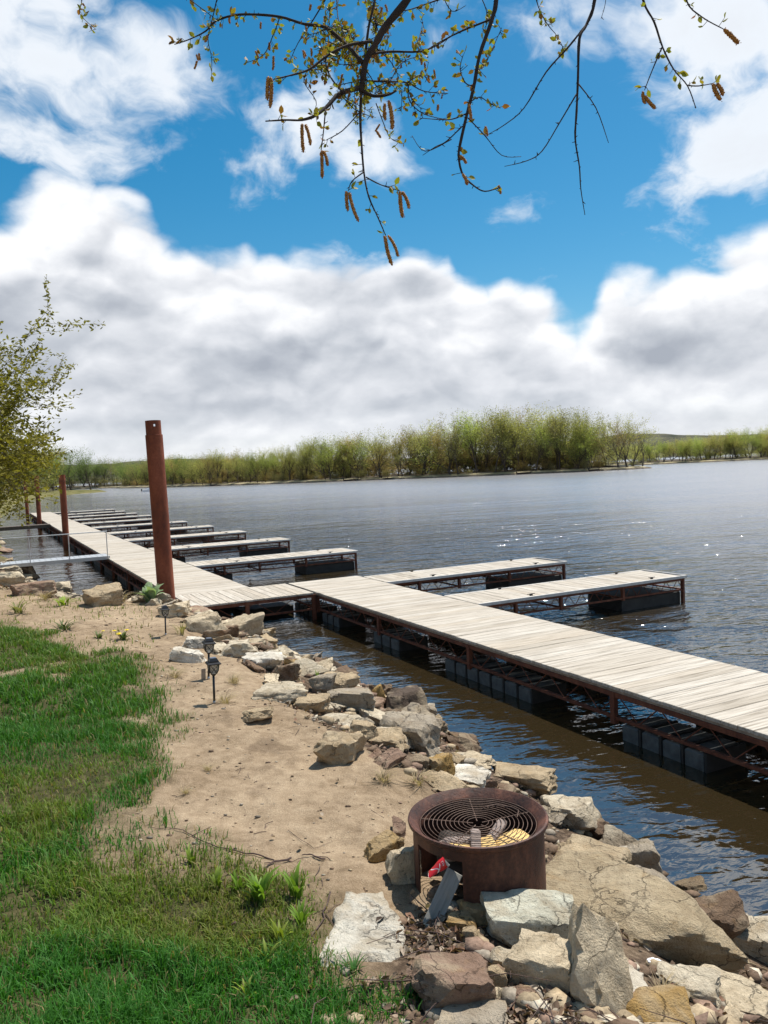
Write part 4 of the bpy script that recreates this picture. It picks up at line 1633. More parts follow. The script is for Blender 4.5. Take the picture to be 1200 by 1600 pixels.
def sprout(u, v, hp, label, seed, n=16, col=(.16, .27, .03), wid=.12, spread=.55, name='leafy_sprout', cat='plant', group='leafy sprouts at the lawn edge', droop=.5):
    P = hit(u, v)
    D = P.length
    h = hp * D / FPX
    t = empty(name, (P.x, P.y, tz(P.x, P.y) - .005))
    finish(t, label, cat, group)
    link('leaves', blade_clump(n, h, h * wid, h * spread, col, seed, droop), t)
    m = MB()
    m.tube([(0, 0, -.02), (0, 0, h * .12)], [h * .05, h * .03], 6)
    m.build('crown_base', 'straw', t)
    return t


sprout(408, 1412, 66, 'biggest bright green strap leaf sprout at the lawn edge', 1, 26, wid=.13)
sprout(464, 1402, 60, 'bright green sprout with curved leaves on the sand beside the biggest sprout', 2, 16)
sprout(472, 1448, 52, 'bright green sprout between the white flat slab and the twig', 3, 13)
sprout(440, 1478, 50, 'yellow green sprout left of the white flat slab', 4, 14, (.22, .27, .03))
sprout(372, 1395, 46, 'low sprout just left of the biggest bright green sprout', 5, 10)
sprout(418, 1506, 44, 'yellow green sprout at the end of the bent twig', 6, 11, (.2, .25, .04))
sprout(385, 1560, 46, 'pale sprout beside the long dark stick on the lawn', 7, 8, (.24, .32, .04))
sprout(556, 1522, 26, 'small flat green weed under the white flat slab', 8, 14, (.06, .16, .03), .14, 1.4, droop=.2)
sprout(300, 1352, 36, 'thin grass tuft at the bare corner of the lawn', 9, 12, (.17, .24, .03))
sprout(340, 1392, 40, 'thin grass tuft inside the bare corner of the lawn', 10, 12, (.17, .24, .03))
sprout(236, 942, 40, 'grey green woolly leaved plant at the foot of the tall pile', 11, 20, (.24, .33, .17), .30, .7, 'woolly_plant', 'plant', None)
sprout(283, 992, 26, 'dry pale weed beside the far lamp', 12, 22, (.38, .34, .14), .05, .7, 'dry_weed', 'weed', 'dry weeds')
sprout(100, 946, 18, 'bright green weed patch on the bank', 13, 22, (.22, .3, .03), .16, 1.4, 'weed', 'weed', 'weeds on the bank')
sprout(100, 985, 20, 'dark green weed rosette on the far lawn edge', 14, 24, (.07, .1, .025), .12, 1.5, 'weed', 'weed', 'weeds on the bank')
sprout(497, 1072, 36, 'slender green weed standing at the water edge', 15, 5, (.2, .3, .05), .06, .2, 'weed', 'weed', 'weeds on the bank')
sprout(30, 958, 24, 'straggly olive weed on the bank near the tree', 16, 24, (.2, .2, .06), .10, 1.2, 'weed', 'weed', 'weeds on the bank')


def dandelion(u, v, hp, nf, label, seed):
    t = sprout(u, v, hp, label, seed, 26, (.10, .14, .035), .14, 1.1, 'dandelion', 'flower', 'dandelions on the sand', .3)
    rr_ = random.Random(seed)
    D = t.location.length
    h = hp * D / FPX
    for i in range(nf):
        g = rr_.uniform(0, 6.28)
        r_ = h * rr_.uniform(.3, 1.1)
        z = h * rr_.uniform(.6, 1.25)
        m = MB()
        m.tube([(0, 0, 0), (r_ * .6 * math.cos(g), r_ * .6 * math.sin(g), z * .6), (r_ * math.cos(g), r_ * math.sin(g), z)], h * .02, 5)
        st = m.build('stem', 'straw', t)
        m = MB()
        q = h * .20
        for k in range(14):
            a_ = 6.283 * k / 14
            b_ = a_ + .32
            m.add([(0, 0, 0), (q * math.cos(a_), q * math.sin(a_), q * .25), (q * 1.05 * math.cos((a_ + b_) / 2), q * 1.05 * math.sin((a_ + b_) / 2), q * .3), (q * math.cos(b_), q * math.sin(b_), q * .25)], [(0, 1, 2, 3)])
        m.lathe([(q * .6, q * .1), (q * .45, q * .42), (0.0001, q * .52)], 10)
        m.build('bloom', 'yellow_flower', st, loc=(r_ * math.cos(g), r_ * math.sin(g), z))


dandelion(192, 1000, 17, 5, 'dandelion clump with several yellow blooms on the sandy path', 31)
dandelion(155, 998, 13, 1, 'smaller dandelion clump with a single yellow bloom', 32)
straws = [(352, 1100, 24, 'straw tuft at the foot of the black lamp'), (600, 1222, 30, 'straw tuft on the sand behind the fire ring'), (655, 1228, 30, 'straw tuft between rocks next to the fire ring'),
          (365, 1068, 22, 'pale dry tuft in the riprap beside the lamps'), (380, 1010, 20, 'thin dry tuft by the broad pale boulder'), (290, 1240, 16, 'flattened dry tuft at the lawn and sand border'),
          (1040, 1560, 36, 'straw tuft under the lower tip of the slab'), (275, 1060, 20, 'matted brown tuft by the white wedge rock'), (325, 1205, 16, 'small flattened dry tuft out on the sand'),
          (190, 940, 22, 'dry tuft on the bank beside the yellow tan boulder'), (70, 938, 20, 'dry tuft on the bank under the gangway')]
for i, (u, v, hp, lab) in enumerate(straws):
    sprout(u, v, hp, lab, 200 + i, 70, (.36, .28, .16), .03, 1.3, 'dry_grass_tuft', 'dry grass', 'dry grass tufts', .7)


# ------------------------------------------------------------------ sticks on the ground
def stick(pxs, r_, label, forks=(), mat='twig_bark'):
    pts_ = []
    for (u, v) in pxs:
        P = hit(u, v)
        pts_.append(Vector((P.x, P.y, tz(P.x, P.y))))
    # resample with wobble
    c = pts_[0]
    rr_ = random.Random(int(pxs[0][0] * 7 + pxs[0][1]))
    fine = []
    for a_, b_ in zip(pts_[:-1], pts_[1:]):
        for k in range(4):
            q = a_.lerp(b_, k / 4)
            w_ = Vector((rr_.gauss(0, .004), rr_.gauss(0, .004), 0)) if (k or fine) else Vector()
            q = q + w_
            q.z = tz(q.x, q.y) + r_ * .9 + rr_.uniform(.002, .008)
            fine.append(q)
    fine.append(pts_[-1] + Vector((0, 0, r_ + .004)))
    t = empty('stick', c)
    finish(t, label, 'stick', 'dead sticks on the ground')
    m = MB()
    nn = len(fine)
    m.tube([p - c for p in fine], [r_ * (1 - .65 * i / nn) * rr_.uniform(.85, 1.15) for i in range(nn)], 6)
    m.build('stem', mat, t, True)
    for fk in forks:
        f_ = [hit(u, v) for (u, v) in fk]
        m = MB()
        m.tube([Vector((p.x, p.y, tz(p.x, p.y) + r_ * .8 + .003)) - c for p in f_], [r_ * .6 * (1 - .6 * i / len(f_)) for i in range(len(f_))], 5)
        m.build('side_twig', mat, t, True)


stick([(428, 1348), (385, 1338), (340, 1328), (300, 1308), (270, 1297), (235, 1296)], .0042, 'long crooked thin stick lying across the sand', [[(300, 1308), (330, 1296)], [(413, 1351), (452, 1348)]])
stick([(455, 1345), (430, 1350), (412, 1360)], .007, 'short thick stick end lying on the long crooked stick')
stick([(508, 1345), (490, 1341), (472, 1340)], .0055, 'short dark stick alone on the sand')
stick([(385, 1535), (430, 1550), (480, 1553), (550, 1550), (605, 1540), (660, 1522)], .0055, 'long dark stick across the lawn corner', [[(548, 1550), (580, 1580), (650, 1598)], [(600, 1541), (640, 1536)]])
stick([(516, 1400), (505, 1440), (475, 1480), (458, 1525)], .0042, 'bent twig beside the white flat slab', [[(509, 1432), (525, 1455), (530, 1470)]])
stick([(1060, 1455), (1130, 1490), (1200, 1520)], .005, 'pale bent stick across the rocks near the water', (), 'straw')
stick([(450, 1300), (490, 1330), (520, 1318)], .0016, 'fine curved rootlet on the sand')
stick([(560, 1440), (620, 1456), (664, 1440)], .0048, 'dead stick in the leaf litter beside the grey board')


# ------------------------------------------------------------------ flat white slab set in the sand
P = hit(568, 1452)
out_px = [(540, 1398), (600, 1390), (612, 1420), (634, 1440), (640, 1480), (612, 1502), (560, 1500), (515, 1516), (490, 1500), (505, 1470), (520, 1440), (515, 1425)]
poly = []
for (u, v) in out_px:
    q = hit(u, v, .015)
    poly.append((q.x - P.x, q.y - P.y))
vs, fs = [], []
rsl = np.random.default_rng(8)
cx = np.mean(poly, 0)
rings = 9
ringn = 60
pl = np.array(poly + [poly[0]])
sl = np.concatenate([[0], np.cumsum(np.hypot(*np.diff(pl, axis=0).T))])
ss = np.linspace(0, sl[-1], ringn, endpoint=False)
ex = np.interp(ss, sl, pl[:, 0])
ey = np.interp(ss, sl, pl[:, 1])
jit = 1 + .05 * n2(ss * 12, ss * 0, 1.0, 3, 4)
ex, ey = cx[0] + (ex - cx[0]) * jit, cx[1] + (ey - cx[1]) * jit
for k in range(rings + 1):
    s = 1 - k / (rings + .3)
    for i in range(ringn):
        x, y = cx[0] + (ex[i] - cx[0]) * s, cx[1] + (ey[i] - cx[1]) * s
        z = tz(P.x + x, P.y + y) - P.z + (.025 if k else -.03)
        z += (.010 * float(n2(x, y, 14, 3, 5)[0]) + .012 * float(n2(x, y, 5, 2, 6)[0])) if k else 0
        vs.append((x, y, z))
for k in range(rings):
    for i in range(ringn):
        i2 = (i + 1) % ringn
        fs.append((k * ringn + i, k * ringn + i2, (k + 1) * ringn + i2, (k + 1) * ringn + i))
fs.append(tuple(rings * ringn + i for i in range(ringn)))
m = MB()
m.add(vs, fs)
o = m.build('rock', 'limestone', None, True, loc=P)
o.color = (.66, .62, .53, 1)
finish(o, 'flat whitish slab set level in the sand at the lawn corner', 'rock', 'large rocks of the bank')

# white crumpled paper scrap
P = hit(1022, 1504, .02)
v, f = rock_verts(77, sub=3, planes=16, rough=.16, k=8)
me = np_mesh('paper_scrap', v * np.array((.085, .05, .035)), f, False)
o = link('paper_scrap', me, mat='paper_white', loc=P, rot=(0, .2, .4))
finish(o, 'crumpled white paper scrap on the slab edge', 'paper')

# ------------------------------------------------------------------ fire ring
RD = 4.02
rim_c = at_d(746, 1273, RD)
RZ = rim_c.z
RB = tz(rim_c.x, rim_c.y) - .03          # foot of the ring
RH = RZ - RB
RO, RI, RW = .362, .300, .338            # rim lip radius, opening radius, wall radius
ring = empty('fire_ring', (rim_c.x, rim_c.y, RB))
finish(ring, 'rusty round steel fire ring with a wire grate standing among the rocks', 'fire pit')
cam_a = math.atan2(-rim_c.y, -rim_c.x)   # direction from the ring to the camera
# flared rim
m = MB()
prof = [(RW + .001, RH - .034), (RO - .012, RH - .030), (RO - .002, RH - .022), (RO, RH - .012), (RO - .003, RH - .003), (RO - .012, RH), (RO - .020, RH - .006), (RI + .012, RH - .034), (RI, RH - .048), (RI - .003, RH - .080), (RI + .003, RH - .082), (RI + .008, RH - .052), (RW - .02, RH - .040)]
m.lathe(prof, 72, close=True)
me = m.mesh('rim')
auto_smooth(me, 50)
link('rim', me, ring, 'rusty_ring')
# wall with an opening on the camera's left
op0 = cam_a - rad(64)
op1 = cam_a - rad(14)
m = MB()
m.lathe([(RW, 0.0), (RW, RH - .032), (RW - .006, RH - .032), (RW - .006, 0.0)], 64, op1, op0 + 2 * math.pi, close=True)
me = m.mesh('wall')
auto_smooth(me, 50)
link('wall', me, ring, 'rusty_ring')
# narrow strip left standing inside the opening's far jamb, header over the opening
m = MB()
m.lathe([(RW, RH - .085), (RW, RH - .032), (RW - .006, RH - .032), (RW - .006, RH - .085)], 16, op0, op1, close=True)
m.build('opening_header', 'rusty_ring', ring)
m = MB()
m.lathe([(RW + .010, 0.0), (RW + .010, .022), (RW + .001, .024), (RW + .001, 0.0)], 60, op1, op0 + 2 * math.pi, close=True)
m.build('foot_band', 'rusty_ring', ring)
# grate: wire circles on five spokes
gr = empty('grate', (0, 0, RH - .040))
gr.parent = ring
GR = .300
nring = 12
for i in range(nring):
    r_ = .055 + (GR - .055) * i / (nring - 1)
    m = MB()
    pts_ = []
    wb = i * 1.7
    nn = 48
    b = len(m.v)
    prof = [(r_ + .0021 * math.cos(q), .0021 * math.sin(q)) for q in (0, 1.57, 3.14, 4.71)]
    m.lathe(prof, nn, close=True)
    mm = m.mesh('wire_ring', True)
    link('wire_ring', mm, gr, 'burnt_wire')
for i in range(5):
    a_ = rad(20 + 72 * i)
    m = MB()
    m.tube([(.025 * math.cos(a_), .025 * math.sin(a_), -.006), ((GR + .012) * math.cos(a_), (GR + .012) * math.sin(a_), -.005)], .0032, 6)
    m.build('spoke', 'burnt_wire', gr)
m = MB()
m.tube([(.05, .16, .006), (.12, .18, .012), (.2, .15, .006), (.23, .1, .008), (.21, .03, .005)], .003, 5)
m.build('loose_wire', 'burnt_wire', gr)


def chunk(x, y, z, dims, rot, mat, label, seed, cat='firewood'):
    v, f = rock_verts(seed, sub=2, planes=6, rough=.04, k=40)
    # boxy split wood: blend towards a box
    v = np.sign(v) * np.minimum(np.abs(v) * 1.5, .5)
    me = np_mesh('firewood', v * np.array(dims), f, False)
    o = link('firewood', me, mat=mat, loc=(rim_c.x + x, rim_c.y + y, RB + z), rot=rot)
    finish(o, label, cat, 'wood inside the fire ring')


bed = MB()
nb = 20
rb = RW - .012
vs, fs = [(0, 0, .05)], []
for k in range(1, 6):
    for i in range(nb):
        a_ = 6.283 * i / nb
        q = rb * k / 5
        vs.append((q * math.cos(a_), q * math.sin(a_), .045 + .02 * float(n2(q * math.cos(a_), q * math.sin(a_), 9, 3, 3)[0])))
for i in range(nb):
    fs.append((0, 1 + i, 1 + (i + 1) % nb))
for k in range(4):
    for i in range(nb):
        i2 = (i + 1) % nb
        fs.append((1 + k * nb + i, 1 + (k + 1) * nb + i, 1 + (k + 1) * nb + i2, 1 + k * nb + i2))
bed.add(vs, fs)
finish(bed.build('ash_bed', 'charred_wood', None, False, (rim_c.x, rim_c.y, RB)), 'black ash bed inside the fire ring', 'ash', kind='stuff')
chunk(.15, -.14, RH - .085, (.19, .13, .035), (.12, -.1, .5), 'bright_wood', 'fresh yellow board offcut on the river side of the ring', 1)
chunk(-.09, -.19, RH - .095, (.17, .08, .035), (.1, .1, -.1), 'bright_wood', 'fresh yellow split wood over the ring opening', 2)
chunk(.025, -.165, RH - .085, (.08, .10, .04), (.2, -.2, .2), 'bright_wood', 'small yellow block in the middle of the burnt wood', 3)
chunk(-.03, -.17, RH - .075, (.05, .20, .04), (.2, 0, -.1), 'grey_ash_wood', 'grey ashy stick between the yellow pieces', 4)
chunk(.075, -.07, RH - .08, (.05, .24, .04), (.15, .1, -.5), 'grey_ash_wood', 'grey charred log leaning across the ring', 5)
chunk(-.10, -.09, RH - .11, (.20, .07, .06), (.1, .2, .3), 'grey_ash_wood', 'dull grey log lying across the ring', 6)
chunk(.05, -.12, RH - .14, (.26, .10, .08), (.0, .2, .9), 'charred_wood', 'black charred log under the grey sticks', 7)
chunk(-.05, .05, RH - .20, (.34, .10, .10), (.0, .1, -.4), 'charred_wood', 'black charred log at the back of the ring', 8)
chunk(-.17, -.13, RH - .12, (.07, .12, .05), (.2, .1, .4), 'grey_ash_wood', 'short grey wood stub by the ring opening', 9)
chunk(.02, -.08, RH - .20, (.46, .16, .12), (.0, .05, .3), 'charred_wood', 'thick black log at the bottom of the wood pile', 10)
chunk(.0, -.06, RH - .285, (.15, .44, .11), (.05, .0, .2), 'charred_wood', 'black log resting on the ash bed', 11)

# grey board leaning out of the opening
bt = at_d(711, 1362, 3.74)
bb_ = hit(672, 1448, .012)
axis = bt - bb_
L = axis.length
axis.normalize()
side = Vector((1, .18, .1))
side = (side - axis * side.dot(axis)).normalized()
nrm_ = axis.cross(side) * -1
Mx = Matrix((side, axis, side.cross(axis))).transposed()
m = MB()
m.bevbox(-.040, .040, 0, L, -.009, .009, .003)
bo = m.build('board', 'grey_board')
bo.matrix_world = Matrix.Translation(bb_) @ Mx.to_4x4()
finish(bo, 'weathered grey board leaning out of the fire ring opening', 'board')

# crushed red drink can lying in the opening
cp_ = at_d(683, 1357, 3.66)
cp_.z = max(cp_.z, tz(cp_.x, cp_.y) + .03)
can = empty('drink_can', cp_)
can_axis = Vector((.80, .10, .55)).normalized()
can.scale = (.85, .85, .85)
can.rotation_euler = can_axis.to_track_quat('Z', 'Y').to_euler()
finish(can, 'crushed red drink can with white lettering in the ring opening', 'can')


def can_pt(a_, t):
    """surface of the crushed can: t 0..1 along the axis, squashed towards t=0"""
    r_ = .029
    sq = .28 + .72 * min(1, t * 1.25)
    x = r_ * math.cos(a_) * (1.05 + .15 * (1 - sq))
    y = r_ * math.sin(a_) * sq
    dent = 1 - .16 * math.exp(-((t - .45) / .12) ** 2) * (.6 + .4 * math.cos(3 * a_ + 1))
    return Vector((x * dent, y * dent, -.055 + .115 * t + .006 * math.sin(2 * a_ + 4 * t)))


m = MB()
na_, nt_ = 26, 14
for i in range(nt_ + 1):
    for k in range(na_):
        m.v.append(tuple(can_pt(6.2832 * k / na_, i / nt_)))
for i in range(nt_):
    for k in range(na_):
        k2 = (k + 1) % na_
        m.f.append((i * na_ + k, i * na_ + k2, (i + 1) * na_ + k2, (i + 1) * na_ + k))
me = m.mesh('can_body')
auto_smooth(me, 50)
link('can_body', me, can, 'can_red')
m = MB()
top = [tuple(can_pt(6.2832 * k / na_, 1.0) + Vector((0, 0, .0015))) for k in range(na_)]
m.add(top, [tuple(range(na_))])
m.build('can_end', 'bare_metal', can)
m = MB()
m.add([tuple(can_pt(6.2832 * k / na_, 0.0) - Vector((0, 0, .0015))) for k in range(na_)], [tuple(reversed(range(na_)))])
m.build('can_end', 'bare_metal', can)


def on_can(pts2, wd):
    """print a stroke on the can: pts2 list of (angle, t)"""
    m_ = MB()
    ps = []
    for (a_, t) in pts2:
        p = can_pt(a_, t)
        nrm = Vector((p.x, p.y, 0)).normalized()
        ps.append((p + nrm * .0012, nrm))
    for i, (p, nr) in enumerate(ps):
        d_ = (ps[min(i + 1, len(ps) - 1)][0] - ps[max(i - 1, 0)][0]).normalized()
        s_ = d_.cross(nr).normalized() * wd
        m_.v += [tuple(p - s_), tuple(p + s_)]
    for i in range(len(ps) - 1):
        m_.f.append((2 * i, 2 * i + 1, 2 * i + 3, 2 * i + 2))
    return m_


inv = can.rotation_euler.to_matrix().transposed()
vc = inv @ Vector((-.15, -1, .55))
a_cam = math.atan2(vc.y, vc.x)
# sweeping white ribbon and the letters IN below the rim
on_can([(a_cam - 1.2 + 2.2 * k / 10, .18 + .42 * math.sin(.3 + k / 10 * 2.4) * (.4 + .06 * k)) for k in range(11)], .0030).build('ribbon_print', 'can_white', can)
on_can([(a_cam + .5 - .9 * k / 6, .52 + .03 * k) for k in range(7)], .0018).build('ribbon_print', 'can_white', can)
letters = [[(.0, .78), (.0, .90)], [(.16, .78), (.16, .90), (.40, .78), (.40, .90)], [(-.3, .78), (-.3, .90), (-.12, .90)]]
for st in letters:
    on_can([(a_cam - .05 + a_, t) for (a_, t) in st], .0009).build('letter_print', 'can_white', can)


# ------------------------------------------------------------------ solar path lamps
def make_lamp(u, v, hp, label, lean=(0, 0)):
    P = hit(u, v)
    D = math.sqrt(P.x ** 2 + P.y ** 2 + (CAM_H - P.z) ** 2)
    H_ = hp * D / FPX
    t = empty('path_lamp', (P.x, P.y, tz(P.x, P.y)))
    t.rotation_euler = (lean[0], lean[1], rad(25))
    finish(t, label, 'lamp', 'black solar path lamps')
    s = H_ / .40
    m = MB()
    m.tube([(0, 0, -.05), (0, 0, .245 * s)], .0105 * s, 10)
    m.build('stake', 'black_plastic', t, True)
    m = MB()
    m.tube([(0, 0, -.012), (0, 0, .022 * s)], .0125 * s, 10)
    m.build('foot_sleeve', 'bare_metal', t, True)
    z0, z1 = .245 * s, .342 * s

    def sq(h, z):
        return [(-h, -h, z), (h, -h, z), (h, h, z), (-h, h, z)]
    # cup below the glass
    m = MB()
    a_, b_, c_ = sq(.012 * s, z0 - .004 * s), sq(.022 * s, z0 + .014 * s), sq(.032 * s, z0 + .036 * s)
    m.add(a_ + b_, [(0, 1, 5, 4), (1, 2, 6, 5), (2, 3, 7, 6), (3, 0, 4, 7), (3, 2, 1, 0), (4, 5, 6, 7)])
    m.build('cup', 'black_plastic', t)
    m = MB()
    b_, c_, d_ = sq(.021 * s, z0 + .014 * s), sq(.034 * s, z0 + .045 * s), sq(.040 * s, z1 - .001)
    m.add(b_ + c_ + d_, [(0, 1, 5, 4), (1, 2, 6, 5), (2, 3, 7, 6), (3, 0, 4, 7), (4, 5, 9, 8), (5, 6, 10, 9), (6, 7, 11, 10), (7, 4, 8, 11)])
    m.build('glass', 'lamp_glass', t)
    cage = empty('cage', (0, 0, 0))
    cage.parent = t

    def edge(f):   # half width of the glass at fraction f of its height
        return (.021 + (.034 - .021) * min(1, f / .38) + (.006 * max(0, (f - .38) / .62))) * s + .0016 * s
    for k in range(4):
        R4 = Matrix.Rotation(k * math.pi / 2, 3, 'Z')

        def W(x, f):
            h = edge(f)
            z = z0 + .014 * s + (z1 - z0 - .014 * s) * f
            return R4 @ Vector((x * h, -h, z))
        m = MB()
        m.tube([W(1, 0), W(1, .38), W(1, 1)], .0042 * s, 5)
        m.build('corner_bar', 'black_plastic', cage)
        m = MB()
        for sg in (-1, 1):
            m.tube([W(sg * .95, .98), W(sg * .45, .74), W(-sg * .25, .42), W(-sg * .75, .12)], .0022 * s, 4)
        m.tube([W(-.55, .10), W(-.35, .34), W(0, .46), W(.35, .34), W(.55, .10)], .002 * s, 4)
        m.build('cross_lattice', 'black_plastic', cage)
    m = MB()
    a_, b_, c_ = sq(.056 * s, z1), sq(.058 * s, z1 + .008 * s), sq(.048 * s, z1 + .020 * s)
    m.add(a_ + b_ + c_, [(3, 2, 1, 0), (0, 1, 5, 4), (1, 2, 6, 5), (2, 3, 7, 6), (3, 0, 4, 7), (4, 5, 9, 8), (5, 6, 10, 9), (6, 7, 11, 10), (7, 4, 8, 11), (8, 9, 10, 11)])
    cap = m.build('cap', 'black_plastic', t)
    m = MB()
    a_, b_, c_ = sq(.040 * s, z1 + .0205 * s), sq(.040 * s, z1 + .030 * s), sq(.028 * s, z1 + .052 * s)
    m.add(a_ + b_ + c_, [(0, 1, 5, 4), (1, 2, 6, 5), (2, 3, 7, 6), (3, 0, 4, 7), (4, 5, 9, 8), (5, 6, 10, 9), (6, 7, 11, 10), (7, 4, 8, 11), (8, 9, 10, 11)])
    m.build('cap_top', 'black_plastic', cap)
    m = MB()
    h = .025 * s
    m.box(-h, h, -h, h, z1 + .0525 * s, z1 + .055 * s)
    m.build('solar_panel', 'panel_blue', cap)
    return t


make_lamp(335, 1100, 69, 'black solar path lamp standing on the sand with its stake wholly clear', (0, rad(1.5)))
make_lamp(326, 1061, 62, 'black solar path lamp in front of the bright white wedge rock', (0, rad(3.5)))
make_lamp(259, 992, 44, 'black solar path lamp beside the dry pale weed near the tall pile', (0, rad(1.5)))
P = hit(318, 1062)
m = MB()
m.box(-.022, .022, -.012, .012, -.05, .11)
o = m.build('marker_stub', 'fascia_wood', None, False, (P.x, P.y, tz(P.x, P.y)), (0, .05, .3))
finish(o, 'short pale wooden stub beside the lamp by the white wedge rock', 'wooden stub')


# ------------------------------------------------------------------ far land: wooded island, far bank, right bank, hills
def land_poly(name, poly, h=0.9, inner=7.0, seed=1):
    """low bank: outline at the water, rising to h within `inner` metres"""
    P_ = np.array(poly, dtype=np.float64)
    seg_ = []
    for i in range(len(P_)):
        a_, b_ = P_[i], P_[(i + 1) % len(P_)]
        n_ = max(2, int(np.hypot(*(b_ - a_)) / 4.0))
        for k_ in range(n_):
            seg_.append(a_ + (b_ - a_) * k_ / n_)
    S = np.array(seg_)
    S += np.stack([n2(S[:, 0], S[:, 1], .11, 3, seed), n2(S[:, 0], S[:, 1], .11, 3, seed + 1)], 1) * 1.6
    nxt, prv = np.roll(S, -1, 0), np.roll(S, 1, 0)
    tng = nxt - prv
    tng /= np.linalg.norm(tng, axis=1)[:, None]
    area = np.sum(S[:, 0] * nxt[:, 1] - nxt[:, 0] * S[:, 1])
    nin = np.stack([-tng[:, 1], tng[:, 0]], 1) * (1 if area > 0 else -1)
    rows = [(-.6, -.5), (0, .0), (.25, .38), (1.2, .55), (3.5, .8), (inner, h), (inner * 2.2, h * 1.3)]
    V, F = [], []
    for (d_, z_) in rows:
        q = S + nin * d_
        zz_ = z_ + .14 * n2(q[:, 0], q[:, 1], .3, 3, seed + 2) * (1 if z_ > .2 else 0)
        V.append(np.concatenate([q, zz_[:, None]], 1))
    nn = len(S)
    V = np.concatenate(V)
    for r_ in range(len(rows) - 1):
        i_ = np.arange(nn)
        j_ = (i_ + 1) % nn
        F.append(np.stack([r_ * nn + i_, r_ * nn + j_, (r_ + 1) * nn + j_, (r_ + 1) * nn + i_], 1))
    F = np.concatenate(F)
    if area < 0:
        F = F[:, ::-1]
    me = np_mesh(name, V, F, True)
    bm = bmesh.new()
    bm.from_mesh(me)
    bm.verts.ensure_lookup_table()
    bm.faces.new([bm.verts[(len(rows) - 1) * nn + i] for i in (range(nn) if area > 0 else reversed(range(nn)))])
    bm.to_mesh(me)
    bm.free()
    me.materials.append(MATS['far_bank'])
    return finish(link(name, me), kind='structure')


def m_farbank(nt, p):
    pos = nt.node('ShaderNodeNewGeometry').outputs['Position']
    z = nt.sep(pos)[2]
    a = nt.noise(pos, .25, 5, .65)
    b = nt.noise(pos, 2.2, 4, .65)
    grass = nt.ramp(a, [(.3, (.20, .17, .07)), (.5, (.36, .30, .17)), (.7, (.48, .41, .26))])
    mud = nt.ramp(b, [(.3, (.055, .040, .028)), (.6, (.17, .13, .09)), (.75, (.30, .25, .18))])
    k = nt.mix(nt.smooth(nt.math('ADD', z, nt.math('MULTIPLY', b, .3)), .35, .75), mud, grass)
    k = nt.mix(nt.smooth(nt.math('ADD', z, nt.math('MULTIPLY', a, .3)), .88, 1.0), k, (.085, .062, .036))
    nt._set(p.inputs['Base Color'], k)
    nt._set(p.inputs['Roughness'], .95)


material('far_bank', m_farbank)
ISL = [(-128, 372), (-95, 318), (-60, 274), (-30, 252), (-6, 243), (18, 229), (38, 221), (55, 218), (68, 220), (76, 226), (70, 240), (55, 262), (20, 300), (-40, 380), (-110, 430)]
land_poly('island', ISL, .9, 6, 3)
RBK = [(88, 392), (112, 336), (150, 334), (190, 338), (260, 350), (420, 380), (420, 520), (100, 520)]
land_poly('far_bank', RBK, .9, 6, 5)
LBK = [(-330, 500), (-240, 420), (-175, 392), (-120, 398), (-60, 440), (-60, 560), (-330, 560)]
land_poly('far_bank', LBK, .9, 6, 7)


def m_hill(nt, p):
    pos = nt.node('ShaderNodeNewGeometry').outputs['Position']
    a = nt.noise(pos, .012, 6, .7)
    nt._set(p.inputs['Base Color'], nt.ramp(a, [(.35, (.05, .06, .045)), (.5, (.10, .095, .075)), (.65, (.15, .155, .095))]))
    nt._set(p.inputs['Roughness'], 1.0)
    nt._set(p.inputs['Specular IOR Level'], 0.0)
    nt._set(p.inputs['Normal'], nt.bump(a, .6, 15))


material('wooded_hill', m_hill)
# ridge lines far behind both shores
hz = np.linspace(-2600, 3200, 240)
rowsy = np.linspace(0, 1, 12)
V = []
for t in rowsy:
    y = 2700 + 700 * t
    prof = np.interp(hz, [-2600, -1500, -1050, -800, -500, 0, 500, 800, 1000, 1250, 1700, 3200], [50, 74, 82, 76, 52, 40, 56, 82, 96, 80, 62, 60])
    zz_ = prof * math.sin(math.pi * min(1, t * .55 + .0)) ** .8 * (1 + .10 * n2(hz, hz * 0 + t * 3, .006, 4, 3)) if t > 0 else hz * 0 - 2
    V.append(np.stack([hz, np.full_like(hz, y) + 60 * np.sin(hz * .003), zz_], 1))
V = np.concatenate(V)
F = []
nz = len(hz)
for r_ in range(len(rowsy) - 1):
    i_ = np.arange(nz - 1)
    F.append(np.stack([r_ * nz + i_, r_ * nz + i_ + 1, (r_ + 1) * nz + i_ + 1, (r_ + 1) * nz + i_], 1))
finish(link('hills', np_mesh('hills', V, np.concatenate(F), True), mat='wooded_hill'), kind='structure')


